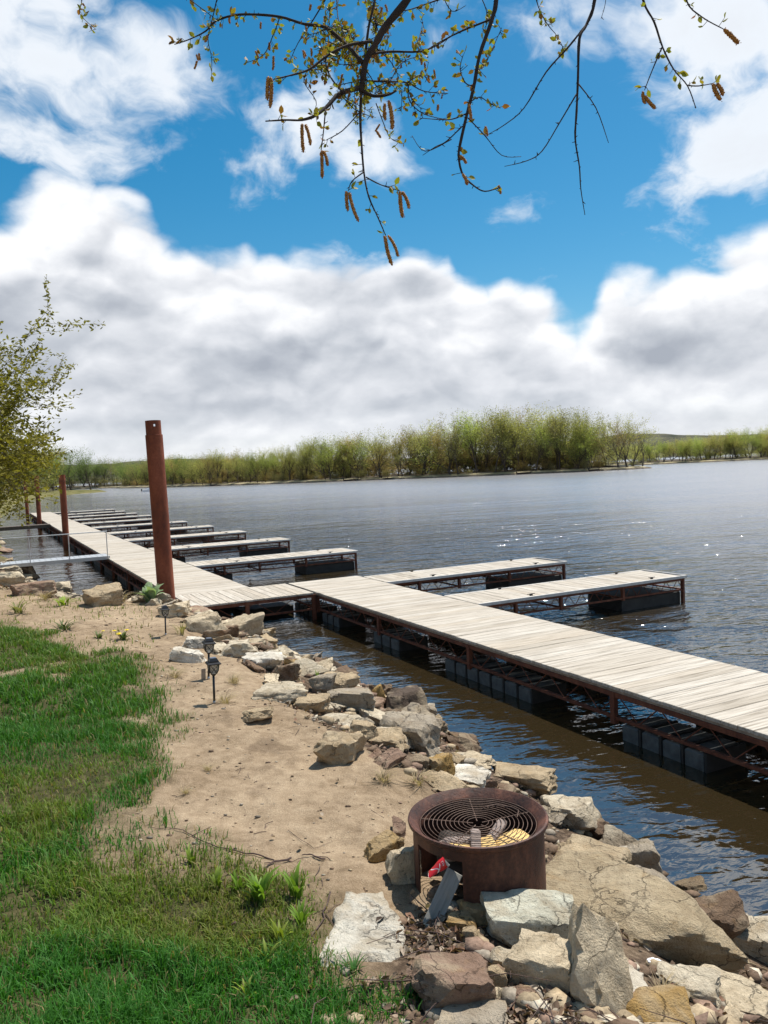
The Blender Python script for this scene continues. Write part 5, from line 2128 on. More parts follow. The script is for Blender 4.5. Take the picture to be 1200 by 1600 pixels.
# ------------------------------------------------------------------ trees
def grow_tree(seed, height, fork=.22, limbs=5, spread=.5, levels=3, kids=5, up=.25, droop=0.0, trunk_r=None, lean=(0, 0), leaf_step=.5):
    """returns tubes [(points, radii, level)] and leaf anchors [(point, direction)]"""
    R = random.Random(seed)
    tubes, anchors = [], []
    tr = trunk_r or height * .016

    def branch(p, d, L, r, lev):
        n_ = 6 if lev <= 1 else 4
        pts_, rr_ = [p.copy()], [r]
        dirs = [d.copy()]
        q = p.copy()
        for i in range(n_):
            d = (d + Vector((R.gauss(0, .13), R.gauss(0, .13), R.gauss(0, .08) + up * .16 - droop * .2 * lev)))
            d.normalize()
            q = q + d * (L / n_)
            pts_.append(q.copy())
            rr_.append(r * (1 - .72 * (i + 1) / n_))
            dirs.append(d.copy())
        tubes.append((pts_, rr_, lev))
        if lev == levels - 1 and lev >= 2:
            for i in range(2, n_):
                anchors.append((pts_[i], dirs[i]))
        if lev >= levels:
            m_ = max(2, int(L / leaf_step))
            for i in range(m_):
                f = (i + .5) / m_
                x = f * n_
                i0_ = min(int(x), n_ - 1)
                anchors.append((pts_[i0_].lerp(pts_[i0_ + 1], x - i0_), dirs[i0_]))
            return
        kc = kids if lev > 0 else limbs
        for i in range(kc):
            f = R.uniform(.25, 1.0) if lev else R.uniform(.45, 1.0)
            if i == 0:
                f = 1.0
            x = f * n_
            i0_ = min(int(x), n_ - 1)
            b = pts_[i0_].lerp(pts_[i0_ + 1], x - i0_)
            g = R.uniform(0, 6.283)
            ang_ = R.uniform(.35, 1.0) * spread * (1.5 if lev else 1.15)
            dd = dirs[i0_]
            o1 = dd.orthogonal().normalized()
            o2 = dd.cross(o1)
            nd = (dd * math.cos(ang_) + (o1 * math.cos(g) + o2 * math.sin(g)) * math.sin(ang_)).normalized()
            branch(b, nd, L * (R.uniform(.55, .8) if lev else R.uniform(1.9, 3.0) * (1 - f * .15)) if lev else (height * (1 - fork)) * R.uniform(.45, .66), rr_[i0_] * (.62 if lev else .66), lev + 1)
    d0 = Vector((lean[0], lean[1], 1)).normalized()
    branch(Vector((0, 0, -.3)), d0, height * fork + .3, tr, 0)
    return tubes, anchors


def tree_meshes(name, seed, height, leaf, per, size, scatter, minlev=9, sides=5, **kw):
    tubes, anchors = grow_tree(seed, height, **kw)
    zmax = max(a[0].z for a in anchors)
    sc = height / zmax
    m = MB()
    for (pts_, rr_, lev) in tubes:
        if lev <= minlev:
            m.tube([p * sc for p in pts_], [max(r_ * sc, .004) for r_ in rr_], sides if lev < 2 else 3, False)
    tm = m.mesh('trunk', True)
    R = np.random.default_rng(seed)
    A = np.array([tuple(a[0] * sc) for a in anchors])
    A = np.repeat(A, per, 0)
    n_ = len(A)
    c = A + R.normal(0, scatter, (n_, 3))
    a1 = R.normal(size=(n_, 3))
    a1[:, 2] *= .8
    a1 /= np.linalg.norm(a1, axis=1)[:, None]
    a2 = np.cross(a1, R.normal(size=(n_, 3)))
    a2 /= np.linalg.norm(a2, axis=1)[:, None] + 1e-9
    s = (size * R.uniform(.55, 1.3, n_))[:, None]
    V_ = np.stack([c - a1 * s, c + a2 * s * .42, c + a1 * s, c - a2 * s * .42], 1).reshape(-1, 3)
    F_ = np.arange(n_ * 4, dtype=np.int32).reshape(-1, 4)
    cm = np_mesh('crown', V_, F_, False)
    return tm, cm


def m_leaf(name, stops, trans=.4, scale=.5):
    def fn(nt, p):
        oi = nt.node('ShaderNodeObjectInfo')
        pos = nt.node('ShaderNodeNewGeometry').outputs['Position']
        ri = nt.node('ShaderNodeNewGeometry').outputs['Random Per Island']
        a = nt.noise(pos, scale, 3, .6)
        v = nt.math('ADD', nt.math('MULTIPLY', a, .55), nt.math('ADD', nt.math('MULTIPLY', ri, .25), nt.math('MULTIPLY', oi.outputs['Random'], .22)))
        k = nt.mix(1.0, nt.ramp(v, stops), oi.outputs['Color'], 'MULTIPLY')
        nt._set(p.inputs['Base Color'], k)
        nt._set(p.inputs['Roughness'], .65)
        nt._set(p.inputs['Specular IOR Level'], .25)
        tr = nt.node('ShaderNodeBsdfTranslucent')
        nt._set(tr.inputs['Color'], nt.mix(1.0, k, (1.1, 1.15, .7), 'MULTIPLY'))
        ms = nt.node('ShaderNodeMixShader')
        nt._set(ms.inputs[0], trans)
        nt.l.new(p.outputs[0], ms.inputs[1])
        nt.l.new(tr.outputs[0], ms.inputs[2])
        return ms.outputs[0]
    return material(name, fn)


m_leaf('leaf_spring', [(.25, (.29, .275, .085)), (.45, (.43, .40, .125)), (.62, (.54, .49, .18)), (.8, (.60, .51, .25))], .6, .22)
m_leaf('leaf_branch', [(.25, (.13, .125, .02)), (.5, (.22, .20, .03)), (.75, (.31, .27, .05))], .45, 3.0)
TINT = {'yellow green': (.92, .97, 1.0), 'fresh green': (.80, 1.0, .80), 'tawny orange': (.95, .76, 1.0), 'olive': (.80, .78, 1.1), 'dark green': (.45, .66, .65)}
protoT = []
for i in range(7):
    tm, cm = tree_meshes('t', 40 + i, 10.0, 'leaf_spring', 5, .105, .27, limbs=5 + i % 3, fork=(.13, .24, .28, .16, .3, .12, .2)[i], spread=(.56, .48, .42, .62, .44, .58, .52)[i], levels=3, kids=6, up=.16, leaf_step=.46, trunk_r=.24)
    tm.materials.append(MATS['grey_bark'])
    cm.materials.append(MATS['leaf_spring'])
    protoT.append((tm, cm))
shrubT = []
for i in range(3):
    tm, cm = tree_meshes('s', 90 + i, 4.0, 'leaf_spring', 6, .13, .28, limbs=11, fork=.05, spread=.85, levels=2, kids=6, up=.3, leaf_step=.35)
    tm.materials.append(MATS['grey_bark'])
    cm.materials.append(MATS['leaf_spring'])
    shrubT.append((tm, cm))


def put_tree(x, y, z, h, tint, label, group, k, rz, wide=1.0, shrub=False, name='tree', f=1.0):
    tm, cm = (shrubT if shrub else protoT)[k]
    t = empty(name, (x, y, z - .1), rz)
    finish(t, label, 'shrub' if shrub else 'tree', group)
    base = 4.0 if shrub else 10.0
    for nm, me in (('trunk', tm), ('crown', cm)):
        o = link(nm, me, t)
        o.scale = (h / base * wide, h / base * wide, h / base)
        if nm == 'crown':
            o.color = tuple(q * f for q in TINT[tint]) + (1,)
    return t


R = random.Random(12)


def along(poly, t):
    P_ = [Vector((a, b, 0)) for a, b in poly]
    L = [(b - a).length for a, b in zip(P_[:-1], P_[1:])]
    s = t * sum(L)
    for i, l in enumerate(L):
        if s <= l or i == len(L) - 1:
            return P_[i].lerp(P_[i + 1], s / l), (P_[i + 1] - P_[i]).normalized()
        s -= l


# heights along the island front, read from the photograph (share of front from left to right -> metres)
front = ISL[:10]
hx_ = [0, .25, .45, .58, .66, .72, .80, .86, .93, .97, 1.0]
hy_ = [12, 11, 11.5, 13, 14.5, 15, 17.5, 18, 19, 17, 15]
names = ['yellow green', 'yellow green', 'fresh green', 'tawny orange', 'olive', 'yellow green']
NT_ISL = 58
for row, (dn, cnt) in enumerate(((4.5, NT_ISL), (10, 52), (17, 40))):
    for i in range(cnt):
        t_ = min(1, max(0, (i + R.uniform(.1, .9)) / cnt))
        if row and t_ > .975:
            continue
        p, e = along(front, t_)
        nrm_ = Vector((-e.y, e.x, 0))
        q = p + nrm_ * (dn + R.uniform(-2, 2.5))
        h = float(np.interp(t_, hx_, hy_)) * R.uniform(.72, 1.12) * (1.0, 1.0, 1.04)[row]
        tint = R.choice(names if t_ > .3 else ['olive', 'fresh green', 'tawny orange', 'yellow green', 'dark green'])
        rowtxt = ('in the front row', 'in the second row', 'deep in the wood')[row]
        part = 'tall end' if t_ > .62 else ('middle' if t_ > .33 else 'low end')
        put_tree(q.x, q.y, .85, h, tint, '%s spring tree %s at the %s of the wooded island' % (tint, rowtxt, part), '%s island trees %s at the %s' % (tint, rowtxt, part),
                 R.randrange(7), R.uniform(0, 6.28), R.uniform(.85, 1.1), f=R.uniform(.62, 1.08))
for i in range(110):
    t_ = (i + R.random()) / 110
    p, e = along(front, t_)
    q = p + Vector((-e.y, e.x, 0)) * R.uniform(2.6, 16)
    tint = R.choice(['tawny orange', 'olive', 'olive', 'tawny orange'])
    part = 'tall end' if t_ > .62 else ('middle' if t_ > .33 else 'low end')
    put_tree(q.x, q.y, .75, R.uniform(1.6, 3.8), tint, '%s undergrowth shrub at the foot of the island trees, %s' % (tint, part), '%s island shrubs, %s' % (tint, part), R.randrange(3), R.uniform(0, 6.28), R.uniform(.9, 1.5), True, 'shrub', .75)
for i in range(84):
    t_ = (i + R.random()) / 84
    p, e = along(front, t_)
    q = p + Vector((-e.y, e.x, 0)) * R.uniform(18, 32)
    if t_ > .97:
        continue
    put_tree(q.x, q.y, .9, R.uniform(6, 9), R.choice(['tawny orange', 'olive']), 'tall thicket shrub deep inside the island wood', 'thicket deep inside the island wood', R.randrange(3), R.uniform(0, 6.28), R.uniform(1.7, 2.2), True, 'shrub', .6)
for i in range(60):
    right = i % 2
    x = R.uniform(100, 250) if right else R.uniform(-215, -75)
    y = (float(np.interp(x, [88, 112, 150, 190, 260], [385, 338, 336, 340, 352])) if right else float(np.interp(x, [-240, -175, -120, -60], [420, 392, 398, 440]))) + R.uniform(5, 22)
    lb = 'shrub thicket on the far bank past the island tip' if right else 'shrub thicket on the far bank behind the tall pile'
    put_tree(x, y, .9, R.uniform(3.5, 6), 'yellow green' if right else 'olive', lb, lb + 's', R.randrange(3), R.uniform(0, 6.28), R.uniform(1.4, 1.9), True, 'shrub', .8)
# slender leaning tree with few leaves at the tip of the island
tm, cm = tree_meshes('l', 71, 10.0, 'leaf_spring', 1, .16, .15, limbs=4, fork=.35, spread=.4, levels=3, kids=4, up=.4, lean=(.35, 0), leaf_step=1.4)
tm.materials.append(MATS['grey_bark'])
cm.materials.append(MATS['leaf_spring'])
t = empty('tree', (75, 229, .7))
finish(t, 'thin leaning nearly bare tree at the tip of the island', 'tree')
for nm, me in (('trunk', tm), ('crown', cm)):
    o = link(nm, me, t)
    o.scale = (1.35,) * 3
    o.color = TINT['olive'] + (1,)
# right far bank
for row, (dn, cnt) in enumerate(((5, 46), (14, 40))):
    for i in range(cnt):
        t_ = (i + R.uniform(.1, .9)) / cnt
        x = 100 + 150 * t_
        y = float(np.interp(x, [88, 112, 150, 190, 260], [385, 338, 336, 340, 352])) + dn + R.uniform(-2, 3)
        tint = R.choice(['yellow green', 'yellow green', 'fresh green', 'tawny orange', 'yellow green'])
        put_tree(x, y, .9, float(np.interp(x, [100, 130, 160, 220], [9.5, 10.5, 13, 15])) * R.uniform(.85, 1.1), tint, '%s spring tree on the far bank past the island tip, %s row' % (tint, ('front', 'back')[row]),
                 '%s trees on the far bank past the island, %s row' % (tint, ('front', 'back')[row]), R.randrange(7), R.uniform(0, 6.28), R.uniform(.95, 1.25), f=R.uniform(.85, 1.1))
# left far bank between the spit and the island
for row, (dn, cnt) in enumerate(((5, 34), (14, 28))):
    for i in range(cnt):
        t_ = (i + R.uniform(.1, .9)) / cnt
        x = -215 + 140 * t_
        y = float(np.interp(x, [-240, -175, -120, -60], [420, 392, 398, 440])) + dn + R.uniform(-2, 3)
        tint = R.choice(['dark green', 'fresh green', 'olive', 'dark green'])
        put_tree(x, y, .9, R.uniform(11.5, 15.5), tint, '%s tree on the far bank behind the tall pile, %s row' % (tint, ('front', 'back')[row]), '%s trees on the far bank behind the tall pile, %s row' % (tint, ('front', 'back')[row]),
                 R.randrange(7), R.uniform(0, 6.28), R.uniform(.95, 1.25), f=.8)
# trees on the spit of this bank
for i, (x, y, h, tint) in enumerate([(-93, 252, 12, 'dark green'), (-97, 247, 13.5, 'dark green'), (-100, 240, 14, 'fresh green'), (-102, 228, 13, 'fresh green'), (-100, 214, 13, 'yellow green'), (-98, 203, 12, 'yellow green'),
                                     (-99, 190, 12.5, 'olive'), (-96, 180, 12, 'yellow green'), (-94, 168, 11, 'olive'), (-90, 158, 11, 'yellow green'), (-86, 148, 10, 'olive'), (-82, 138, 10, 'yellow green'),
                                     (-106, 256, 14, 'olive'), (-112, 246, 15, 'dark green'), (-114, 230, 15, 'olive'), (-110, 210, 14, 'fresh green'), (-76, 126, 9, 'olive'), (-72, 116, 9, 'yellow green'), (-108, 196, 14, 'olive'), (-103, 176, 13, 'fresh green')]):
    put_tree(x + R.uniform(-1, 1), y, tz(x, y), h * R.uniform(.9, 1.1), tint, '%s tree on the low spit beyond the end of the dock' % tint, '%s trees on the spit' % tint, R.randrange(7), R.uniform(0, 6.28), R.uniform(1.0, 1.3), f=.8)


# driftwood logs at the island's edge
def log(x, y, L, rz, label, fork=True):
    t = empty('driftwood_log', (x, y, .25), rz)
    finish(t, label, 'driftwood', 'driftwood at the island edge')
    m = MB()
    m.tube([(-L / 2, 0, 0), (0, .1, .15), (L / 2, .3, .05)], [.28, .22, .1], 7)
    m.build('stem', 'dark_bark', t, True)
    if fork:
        m = MB()
        m.tube([(-L / 2, 0, .1), (-L / 2 - .3, .4, .9), (-L / 2 - .2, .6, 1.5)], [.2, .12, .04], 5)
        m.tube([(L * .1, .1, .1), (L * .25, -.2, .9)], [.12, .04], 5)
        m.build('root', 'dark_bark', t, True)


for i, (tt, L, rz, lab) in enumerate([(.66, 7, .2, 'dark fallen log with roots lying at the island edge'), (.70, 5, -.4, 'short dark log slanting into the river at the island'), (.86, 6, .3, 'upturned dark root log near the tall end of the island'),
                                      (.45, 5, -.1, 'low dark log at the middle of the island edge'), (.93, 4.5, .1, 'small dark log close to the island tip')]):
    p, e = along(front, tt)
    log(p.x - e.y * .2, p.y + e.x * .2, L, math.atan2(e.y, e.x) + rz, lab)

# small white boat far up the river
b0 = at_z(232, 768, 0)
b0 = Vector((b0.x * 1.0, b0.y * 1.0, 0))
boat = empty('motor_boat', b0, .3)
finish(boat, 'small white motor boat far up the river beside the tall pile', 'boat')
m = MB()
hull = [(-1.6, -.65), (-1.6, .65), (.6, .62), (1.9, 0), (.6, -.62)]
vs = [(x * .92, y * .8, -.1) for x, y in hull] + [(x, y, .5) for x, y in hull]
m.add(vs, [(4, 3, 2, 1, 0), (5, 6, 7, 8, 9)] + [(i, (i + 1) % 5, 5 + (i + 1) % 5, 5 + i) for i in range(5)])
m.build('hull', 'boat_white', boat)
m = MB()
m.box(-.5, .45, -.4, .4, .505, .95)
m.build('console', 'boat_white', boat)
m = MB()
m.box(-1.9, -1.62, -.15, .15, .1, .8)
m.build('outboard', 'black_plastic', boat)

# ------------------------------------------------------------------ tree standing on this bank, left of the frame
tm, cm = tree_meshes('n', 7, 7.3, 'leaf_spring', 4, .058, .06, limbs=12, fork=.19, spread=.70, levels=4, kids=6, up=.36, droop=.05, trunk_r=.16, leaf_step=.13, sides=7)
tm.materials.append(MATS['dark_bark'])
cm.materials.append(MATS['leaf_branch'])
tx, ty = -11.9, 18.0
t = empty('tree', (tx, ty, tz(tx, ty) - .1), rad(40))
finish(t, 'young leafing tree reaching over the gangway and the end of the dock', 'tree')
for nm, me in (('trunk', tm), ('crown', cm)):
    o = link(nm, me, t)
    o.scale = (1.15, 1.15, 1.0)
    if nm == 'crown':
        o.color = (1, 1, 1, 1)
print('near tree leaves', len(cm.polygons), 'far', [len(c.polygons) for _, c in protoT])

# ------------------------------------------------------------------ overhanging branches of the tree the photographer stands under
def c1(x, y):
    return (250 + x / 2.667, y / 2.667)


def c2(x, y):
    return (680 + x / 2.308, y / 2.308)


otree = empty('tree', (-2.4, -2.6, tz(-2.4, -2.6) - .1))
finish(otree, 'tree with hanging catkin twigs reaching in overhead from behind the lawn', 'tree')
OB = Vector(otree.location)
RT = random.Random(31)
woods = MB()       # thick wood
LEAFV, LEAFF, LEAFC = [], [], []


def bp(u, v, d):
    return at_d(u, v, d) - OB


m = MB()
top = Vector((0.15, .3, 5.2))
m.tube([(0, 0, -.1), (.03, .02, 1.2), (.06, .1, 2.6), (.1, .2, 4.0), top], [.19, .16, .14, .115, .09], 12)
m.build('trunk', 'grey_bark', otree, True)
# limbs overhead
limb_end = bp(645, -60, 2.55)
m = MB()
m.tube([top - Vector((0, 0, .3)), top.lerp(limb_end, .35) + Vector((0, 0, .45)), top.lerp(limb_end, .7) + Vector((0, 0, .4)), limb_end + Vector((.0, -.25, .16)), limb_end], [.085, .06, .042, .026, .016], 9)
limb = m.build('limb', 'dark_bark', otree, True)
limb_b = bp(1250, -190, 2.75)
m = MB()
m.tube([top - Vector((0, 0, .5)), top.lerp(limb_b, .4) + Vector((0, 0, .55)), top.lerp(limb_b, .75) + Vector((0, 0, .35)), limb_b], [.08, .055, .035, .016], 9)
limb2 = m.build('limb', 'dark_bark', otree, True)
# the crown above the frame: bare-ish twigs and a few leaves, so that the tree is whole
tb, an = grow_tree(55, 4.5, fork=.12, limbs=6, spread=.6, levels=3, kids=4, up=.4, leaf_step=.3)
m = MB()
for (pts_, rr_, lev) in tb:
    m.tube([p + top - Vector((0, 0, .25)) for p in pts_], [max(.003, r_) for r_ in rr_], 5 if lev < 2 else 3, False)
m.build('upper_limbs', 'dark_bark', otree, True)


def smooth_path(P, k=4):
    out = []
    for i in range(len(P) - 1):
        p0, p1, p2, p3 = P[max(i - 1, 0)], P[i], P[i + 1], P[min(i + 2, len(P) - 1)]
        for j in range(k):
            t = j / k
            out.append(.5 * ((2 * p1) + (p2 - p0) * t + (2 * p0 - 5 * p1 + 4 * p2 - p3) * t * t + (3 * p1 - p0 - 3 * p2 + p3) * t ** 3))
    out.append(P[-1])
    return out


def add_leaf(p, d, s, col=None):
    """small folded ovate leaf at p pointing along d"""
    d = d.normalized()
    n_ = Vector((RT.gauss(0, 1), RT.gauss(0, 1), RT.gauss(0, 1)))
    sd_ = d.cross(n_)
    if sd_.length < 1e-3:
        return
    sd_.normalize()
    up_ = sd_.cross(d)
    b = len(LEAFV)
    for (a_, w_, z_) in ((0, 0, 0), (.35, .30, .06), (.7, .24, .05), (1.0, 0, -.05), (.7, -.24, .05), (.35, -.30, .06)):
        q = p + d * (a_ * s) + sd_ * (w_ * s) + up_ * (z_ * s)
        LEAFV.append(tuple(q))
        cc = col or (RT.uniform(.24, .36), RT.uniform(.24, .33), RT.uniform(.02, .05))
        LEAFC.append(tuple(cc) + (1,))
    LEAFF.append((b, b + 1, b + 2, b + 3))
    LEAFF.append((b, b + 3, b + 4, b + 5))


TWIGS = MB()


def twig(pxs, d0, d1, r0, r1, leaf=.0, spur=.0, bud=(.24, .10, .035), lsize=.022):
    """hanging twig through photo points; leaf/spur = sprays per metre"""
    n_ = len(pxs)
    P = [bp(u, v, d0 + (d1 - d0) * i / (n_ - 1)) for i, (u, v) in enumerate(pxs)]
    S = smooth_path(P, 4)
    rr_ = [max(r0 + (r1 - r0) * i / (len(S) - 1), .0008) * RT.uniform(.88, 1.12) for i in range(len(S))]
    return S, rr_, leaf, spur, bud, lsize


def emit(S, rr_, leaf, spur, bud, lsize, mb):
    mb.tube(S, rr_, 6, True)
    L = sum((b - a).length for a, b in zip(S[:-1], S[1:]))
    for i in range(int(L * leaf * 1.5)):
        x = RT.random() * (len(S) - 1)
        k_ = int(x)
        p = S[k_].lerp(S[k_ + 1], x - k_)
        t = (S[k_ + 1] - S[k_]).normalized()
        g = Vector((RT.gauss(0, 1), RT.gauss(0, 1), RT.gauss(0, 1) - .1)).normalized()
        e = (t * .5 + g).normalized()
        l_ = RT.uniform(.012, .030)
        mb.tube([p, p + e * l_], [.0010, .0007], 4, False)
        for _ in range(RT.choice((1, 2, 2, 3))):
            add_leaf(p + e * l_ * RT.uniform(.5, 1), (e + Vector((RT.gauss(0, .7), RT.gauss(0, .7), RT.gauss(0, .7)))), lsize * RT.uniform(.6, 1.25), None if RT.random() < .72 else (RT.uniform(.18, .30), RT.uniform(.10, .15), .03))
    for i in range(int(L * spur)):
        x = RT.random() * (len(S) - 1)
        k_ = int(x)
        p = S[k_].lerp(S[k_ + 1], x - k_)
        g = Vector((RT.gauss(0, 1), RT.gauss(0, 1), RT.gauss(0, 1))).normalized()
        mb.tube([p, p + g * RT.uniform(.006, .016)], [.0016, .0007], 4, False)


def put_twig(pxs, d0, d1, r0, r1, leaf=14, spur=18, **kw):
    m_ = MB()
    emit(*twig(pxs, d0, d1, r0, r1, leaf, spur, **kw), m_)
    m_.build('twig', 'dark_bark', otree, True)


A = lambda *q: [c1(*p) for p in q]
B_ = lambda *q: [c2(*p) for p in q]
D0 = 2.55
put_twig([(645, -60), (640, -20)] + A((1030, 0), (940, 110), (900, 180), (860, 250), (845, 330), (840, 385)), D0, D0, .0155, .0085, 3, 10)
put_twig(A((845, 262), (780, 190), (690, 115), (600, 100), (500, 70), (380, 60), (300, 65), (230, 90), (190, 130), (120, 165), (60, 185)), D0, 2.9, .0065, .0016, 26, 30)
put_twig(A((880, 172), (780, 190), (700, 230), (620, 290), (540, 315), (475, 330)), D0, 2.35, .005, .0018, 22, 30)
put_twig(A((838, 365), (750, 390), (700, 440), (650, 480), (590, 500), (520, 500), (440, 505)), D0, 2.30, .0075, .0017, 26, 30)
put_twig(A((838, 380), (835, 500), (840, 600), (850, 720), (870, 820), (910, 910), (940, 980)), D0, 2.35, .0046, .0014, 14, 30)
put_twig(A((852, 715), (800, 755), (785, 795)), 2.40, 2.38, .0022, .0012, 22, 30)
put_twig(A((858, 738), (920, 770), (1000, 795)), 2.40, 2.42, .0022, .0012, 24, 30)
put_twig(A((846, 380), (890, 400), (950, 395), (985, 378)), D0, 2.5, .006, .003, 14, 30)
put_twig(A((858, 338), (960, 340), (1030, 345), (1100, 380), (1200, 390)), D0, 2.8, .0036, .0014, 26, 30)
put_twig(A((1035, 350), (1040, 420), (1100, 475), (1200, 500)), 2.65, 2.85, .0024, .0012, 24, 30)
put_twig(A((880, 225), (960, 215), (1080, 215), (1150, 190), (1215, 150), (1290, 110)), D0, 2.75, .004, .0016, 26, 30)
put_twig(A((890, -60), (895, 0), (870, 110), (855, 235)), D0 + .1, D0, .0045, .004, 20, 30)
put_twig(A((690, 455), (680, 560), (672, 622)), 2.4, 2.36, .0024, .0012, 22, 30)
put_twig(A((760, 385), (710, 320), (690, 255), (700, 180), (705, 90), (712, -20)), 2.5, 2.9, .003, .0016, 30, 30)
put_twig(A((700, -20), (640, 80), (575, 180), (540, 260)), 3.0, 3.1, .003, .0012, 34, 30)
put_twig(A((245, -40), (225, 50), (200, 160), (215, 240), (215, 320)), 3.1, 3.1, .0025, .0010, 34, 20)
put_twig(A((830, 470), (760, 545), (690, 585)), 2.5, 2.45, .002, .001, 10, 25)
put_twig(A((1215, 580), (1105, 630), (1050, 565)), 2.9, 2.95, .002, .0009, 6, 25)
put_twig(A((900, 430), (930, 510), (960, 575), (1010, 600)), 2.75, 2.85, .0018, .0009, 36, 20)
put_twig(A((620, 285), (600, 340), (650, 420), (640, 470)), 2.7, 2.6, .0018, .0009, 30, 25)
put_twig(A((790, 180), (745, 90), (735, -20)), 2.7, 2.95, .0025, .0016, 30, 20)
put_twig(A((960, 340), (1000, 270), (1060, 240), (1120, 260)), 2.75, 2.9, .002, .0009, 34, 20)
put_twig(A((500, 70), (470, 150), (430, 230), (350, 265)), 2.8, 3.0, .002, .0009, 36, 20)
put_twig(A((100, -20), (180, 40), (240, 85)), 3.2, 3.1, .002, .0009, 30, 20)
put_twig(A((1215, -20), (1100, 20), (1040, 40), (980, 50)), 2.9, 2.8, .003, .0012, 24, 20)
for k_ in range(34):      # fine side twigs filling the spray round the main limb
    a_ = RT.choice([(840, 260), (780, 190), (690, 120), (900, 200), (860, 330), (750, 390), (960, 340), (1030, 345), (700, 230), (1080, 215), (620, 290), (900, 100)])
    g = RT.uniform(0, 6.283)
    L = RT.uniform(60, 190)
    b_ = (a_[0] + L * math.cos(g), a_[1] + L * math.sin(g) * .9 + 10)
    mid = ((a_[0] + b_[0]) / 2 + RT.gauss(0, 16), (a_[1] + b_[1]) / 2 + RT.gauss(0, 16))
    if b_[1] > 560:
        continue
    dd_ = RT.uniform(2.55, 3.0)
    put_twig(A(a_, mid, b_), D0 + .03, dd_, .0020, .0008, 42, 25, lsize=.016)
# right-hand hanging twigs
put_twig([(c2(220, 0)[0] + 4, -70)] + B_((220, 0), (205, 70), (160, 200), (140, 310), (115, 410), (90, 520), (85, 570), (100, 630), (140, 670), (180, 690), (235, 675)), 2.6, 2.35, .0075, .0014, 12, 26)
put_twig(B_((206, 68), (100, 110), (20, 150), (-40, 185)), 2.6, 2.75, .0036, .0012, 24, 25)
put_twig(B_((116, 408), (60, 430), (0, 430), (-60, 425)), 2.45, 2.7, .0022, .0010, 10, 25)
put_twig(B_((98, 455), (40, 510), (0, 530), (-45, 560)), 2.43, 2.6, .0022, .0010, 6, 25)
put_twig(B_((118, 425), (180, 490), (240, 560), (310, 565)), 2.45, 2.6, .0022, .0008, 3, 25)
put_twig(B_((140, 310), (110, 300), (90, 250), (100, 200)), 2.5, 2.45, .002, .001, 60, 25)
put_twig(B_((150, 250), (175, 240), (200, 190), (240, 100)), 2.5, 2.7, .002, .001, 40, 25)
put_twig(B_((125, 370), (160, 350), (200, 375), (235, 390)), 2.5, 2.6, .0018, .0009, 50, 25)
put_twig([(c2(580, 0)[0], -90)] + B_((575, 0), (545, 90), (520, 140), (515, 280), (510, 400), (505, 500), (520, 600), (525, 680), (540, 775)), 2.65, 2.4, .0062, .0010, 0, 30)
put_twig(B_((540, 95), (480, 170), (400, 260), (320, 390), (250, 450), (190, 485)), 2.62, 2.6, .0036, .0009, 0, 30)
put_twig(B_((512, 335), (450, 440), (385, 545), (330, 580), (250, 600)), 2.55, 2.5, .0026, .0009, 0, 30)
put_twig(B_((517, 303), (580, 390), (625, 515)), 2.55, 2.5, .0022, .0009, 0, 30)
put_twig([(c2(740, 0)[0] - 10, -80)] + B_((750, 0), (790, 80), (820, 170), (860, 250), (910, 310), (940, 390)), 2.7, 2.5, .0042, .0014, 12, 26)
put_twig(B_((817, 172), (780, 260), (755, 325)), 2.6, 2.55, .0024, .0012, 22, 25)
put_twig(B_((908, 308), (950, 310), (1005, 300)), 2.55, 2.5, .0022, .0012, 26, 25)
put_twig([(c2(890, 0)[0] - 6, -70)] + B_((905, 0), (960, 60), (1040, 105)), 2.75, 2.7, .0034, .0016, 18, 30)
put_twig([(c2(350, 0)[0], -60)] + B_((365, 0), (400, 80), (440, 130), (460, 170)), 3.1, 3.0, .0024, .0009, 50, 20)
put_twig(B_((150, -40), (185, 40), (180, 120)), 3.0, 3.0, .002, .0009, 40, 20)
put_twig([(126, -40), (128, 0), (125, 22), (150, 46)], 3.3, 3.3, .002, .0009, 40, 20)
put_twig(B_((620, -40), (612, 20), (598, 68)), 3.0, 3.0, .0014, .0008, 0, 20)
put_twig(B_((20, -30), (60, 40), (110, 20)), 2.9, 2.9, .0018, .0009, 50, 20)
# connect the right-hand twigs to the second limb
for (u, v, d) in ((c2(224, 0)[0], -70, 2.6), (c2(580, 0)[0], -90, 2.65), (c2(740, 0)[0] - 10, -80, 2.7), (c2(890, 0)[0] - 6, -70, 2.75), (c2(350, 0)[0], -60, 3.1), (126, -40, 3.3), (342, -20, 3.1)):
    p = bp(u, v, d)
    src = (top.lerp(limb_b, .75) + Vector((0, 0, .35))) if u > 650 else (top.lerp(limb_end, .7) + Vector((0, 0, .4)))
    m_ = MB()
    m_.tube(smooth_path([src, src.lerp(p, .5) + Vector((0, 0, .18)), p], 4), [.010 - .0005 * i for i in range(9)], 6)
    m_.build('twig', 'dark_bark', otree, True)
lme = np_mesh('leaves', np.array(LEAFV), np.array(LEAFF, dtype=np.int32), False)
ca = lme.color_attributes.new('col', 'FLOAT_COLOR', 'POINT')
ca.data.foreach_set('color', np.array(LEAFC, dtype=np.float32).ravel())
link('leaves', lme, otree, 'grass_blade')['kind'] = 'stuff'


def m_catkin(nt, p):
    tcx = nt.node('ShaderNodeTexCoord').outputs['Object']
    a = nt.noise(tcx, 260.0, 3, .6)
    nt._set(p.inputs['Base Color'], nt.ramp(a, [(.35, (.20, .065, .014)), (.5, (.46, .19, .035)), (.68, (.66, .34, .08))]))
    nt._set(p.inputs['Roughness'], .8)
    nt._set(p.inputs['Normal'], nt.bump(a, .8, .004))


material('catkin', m_catkin)


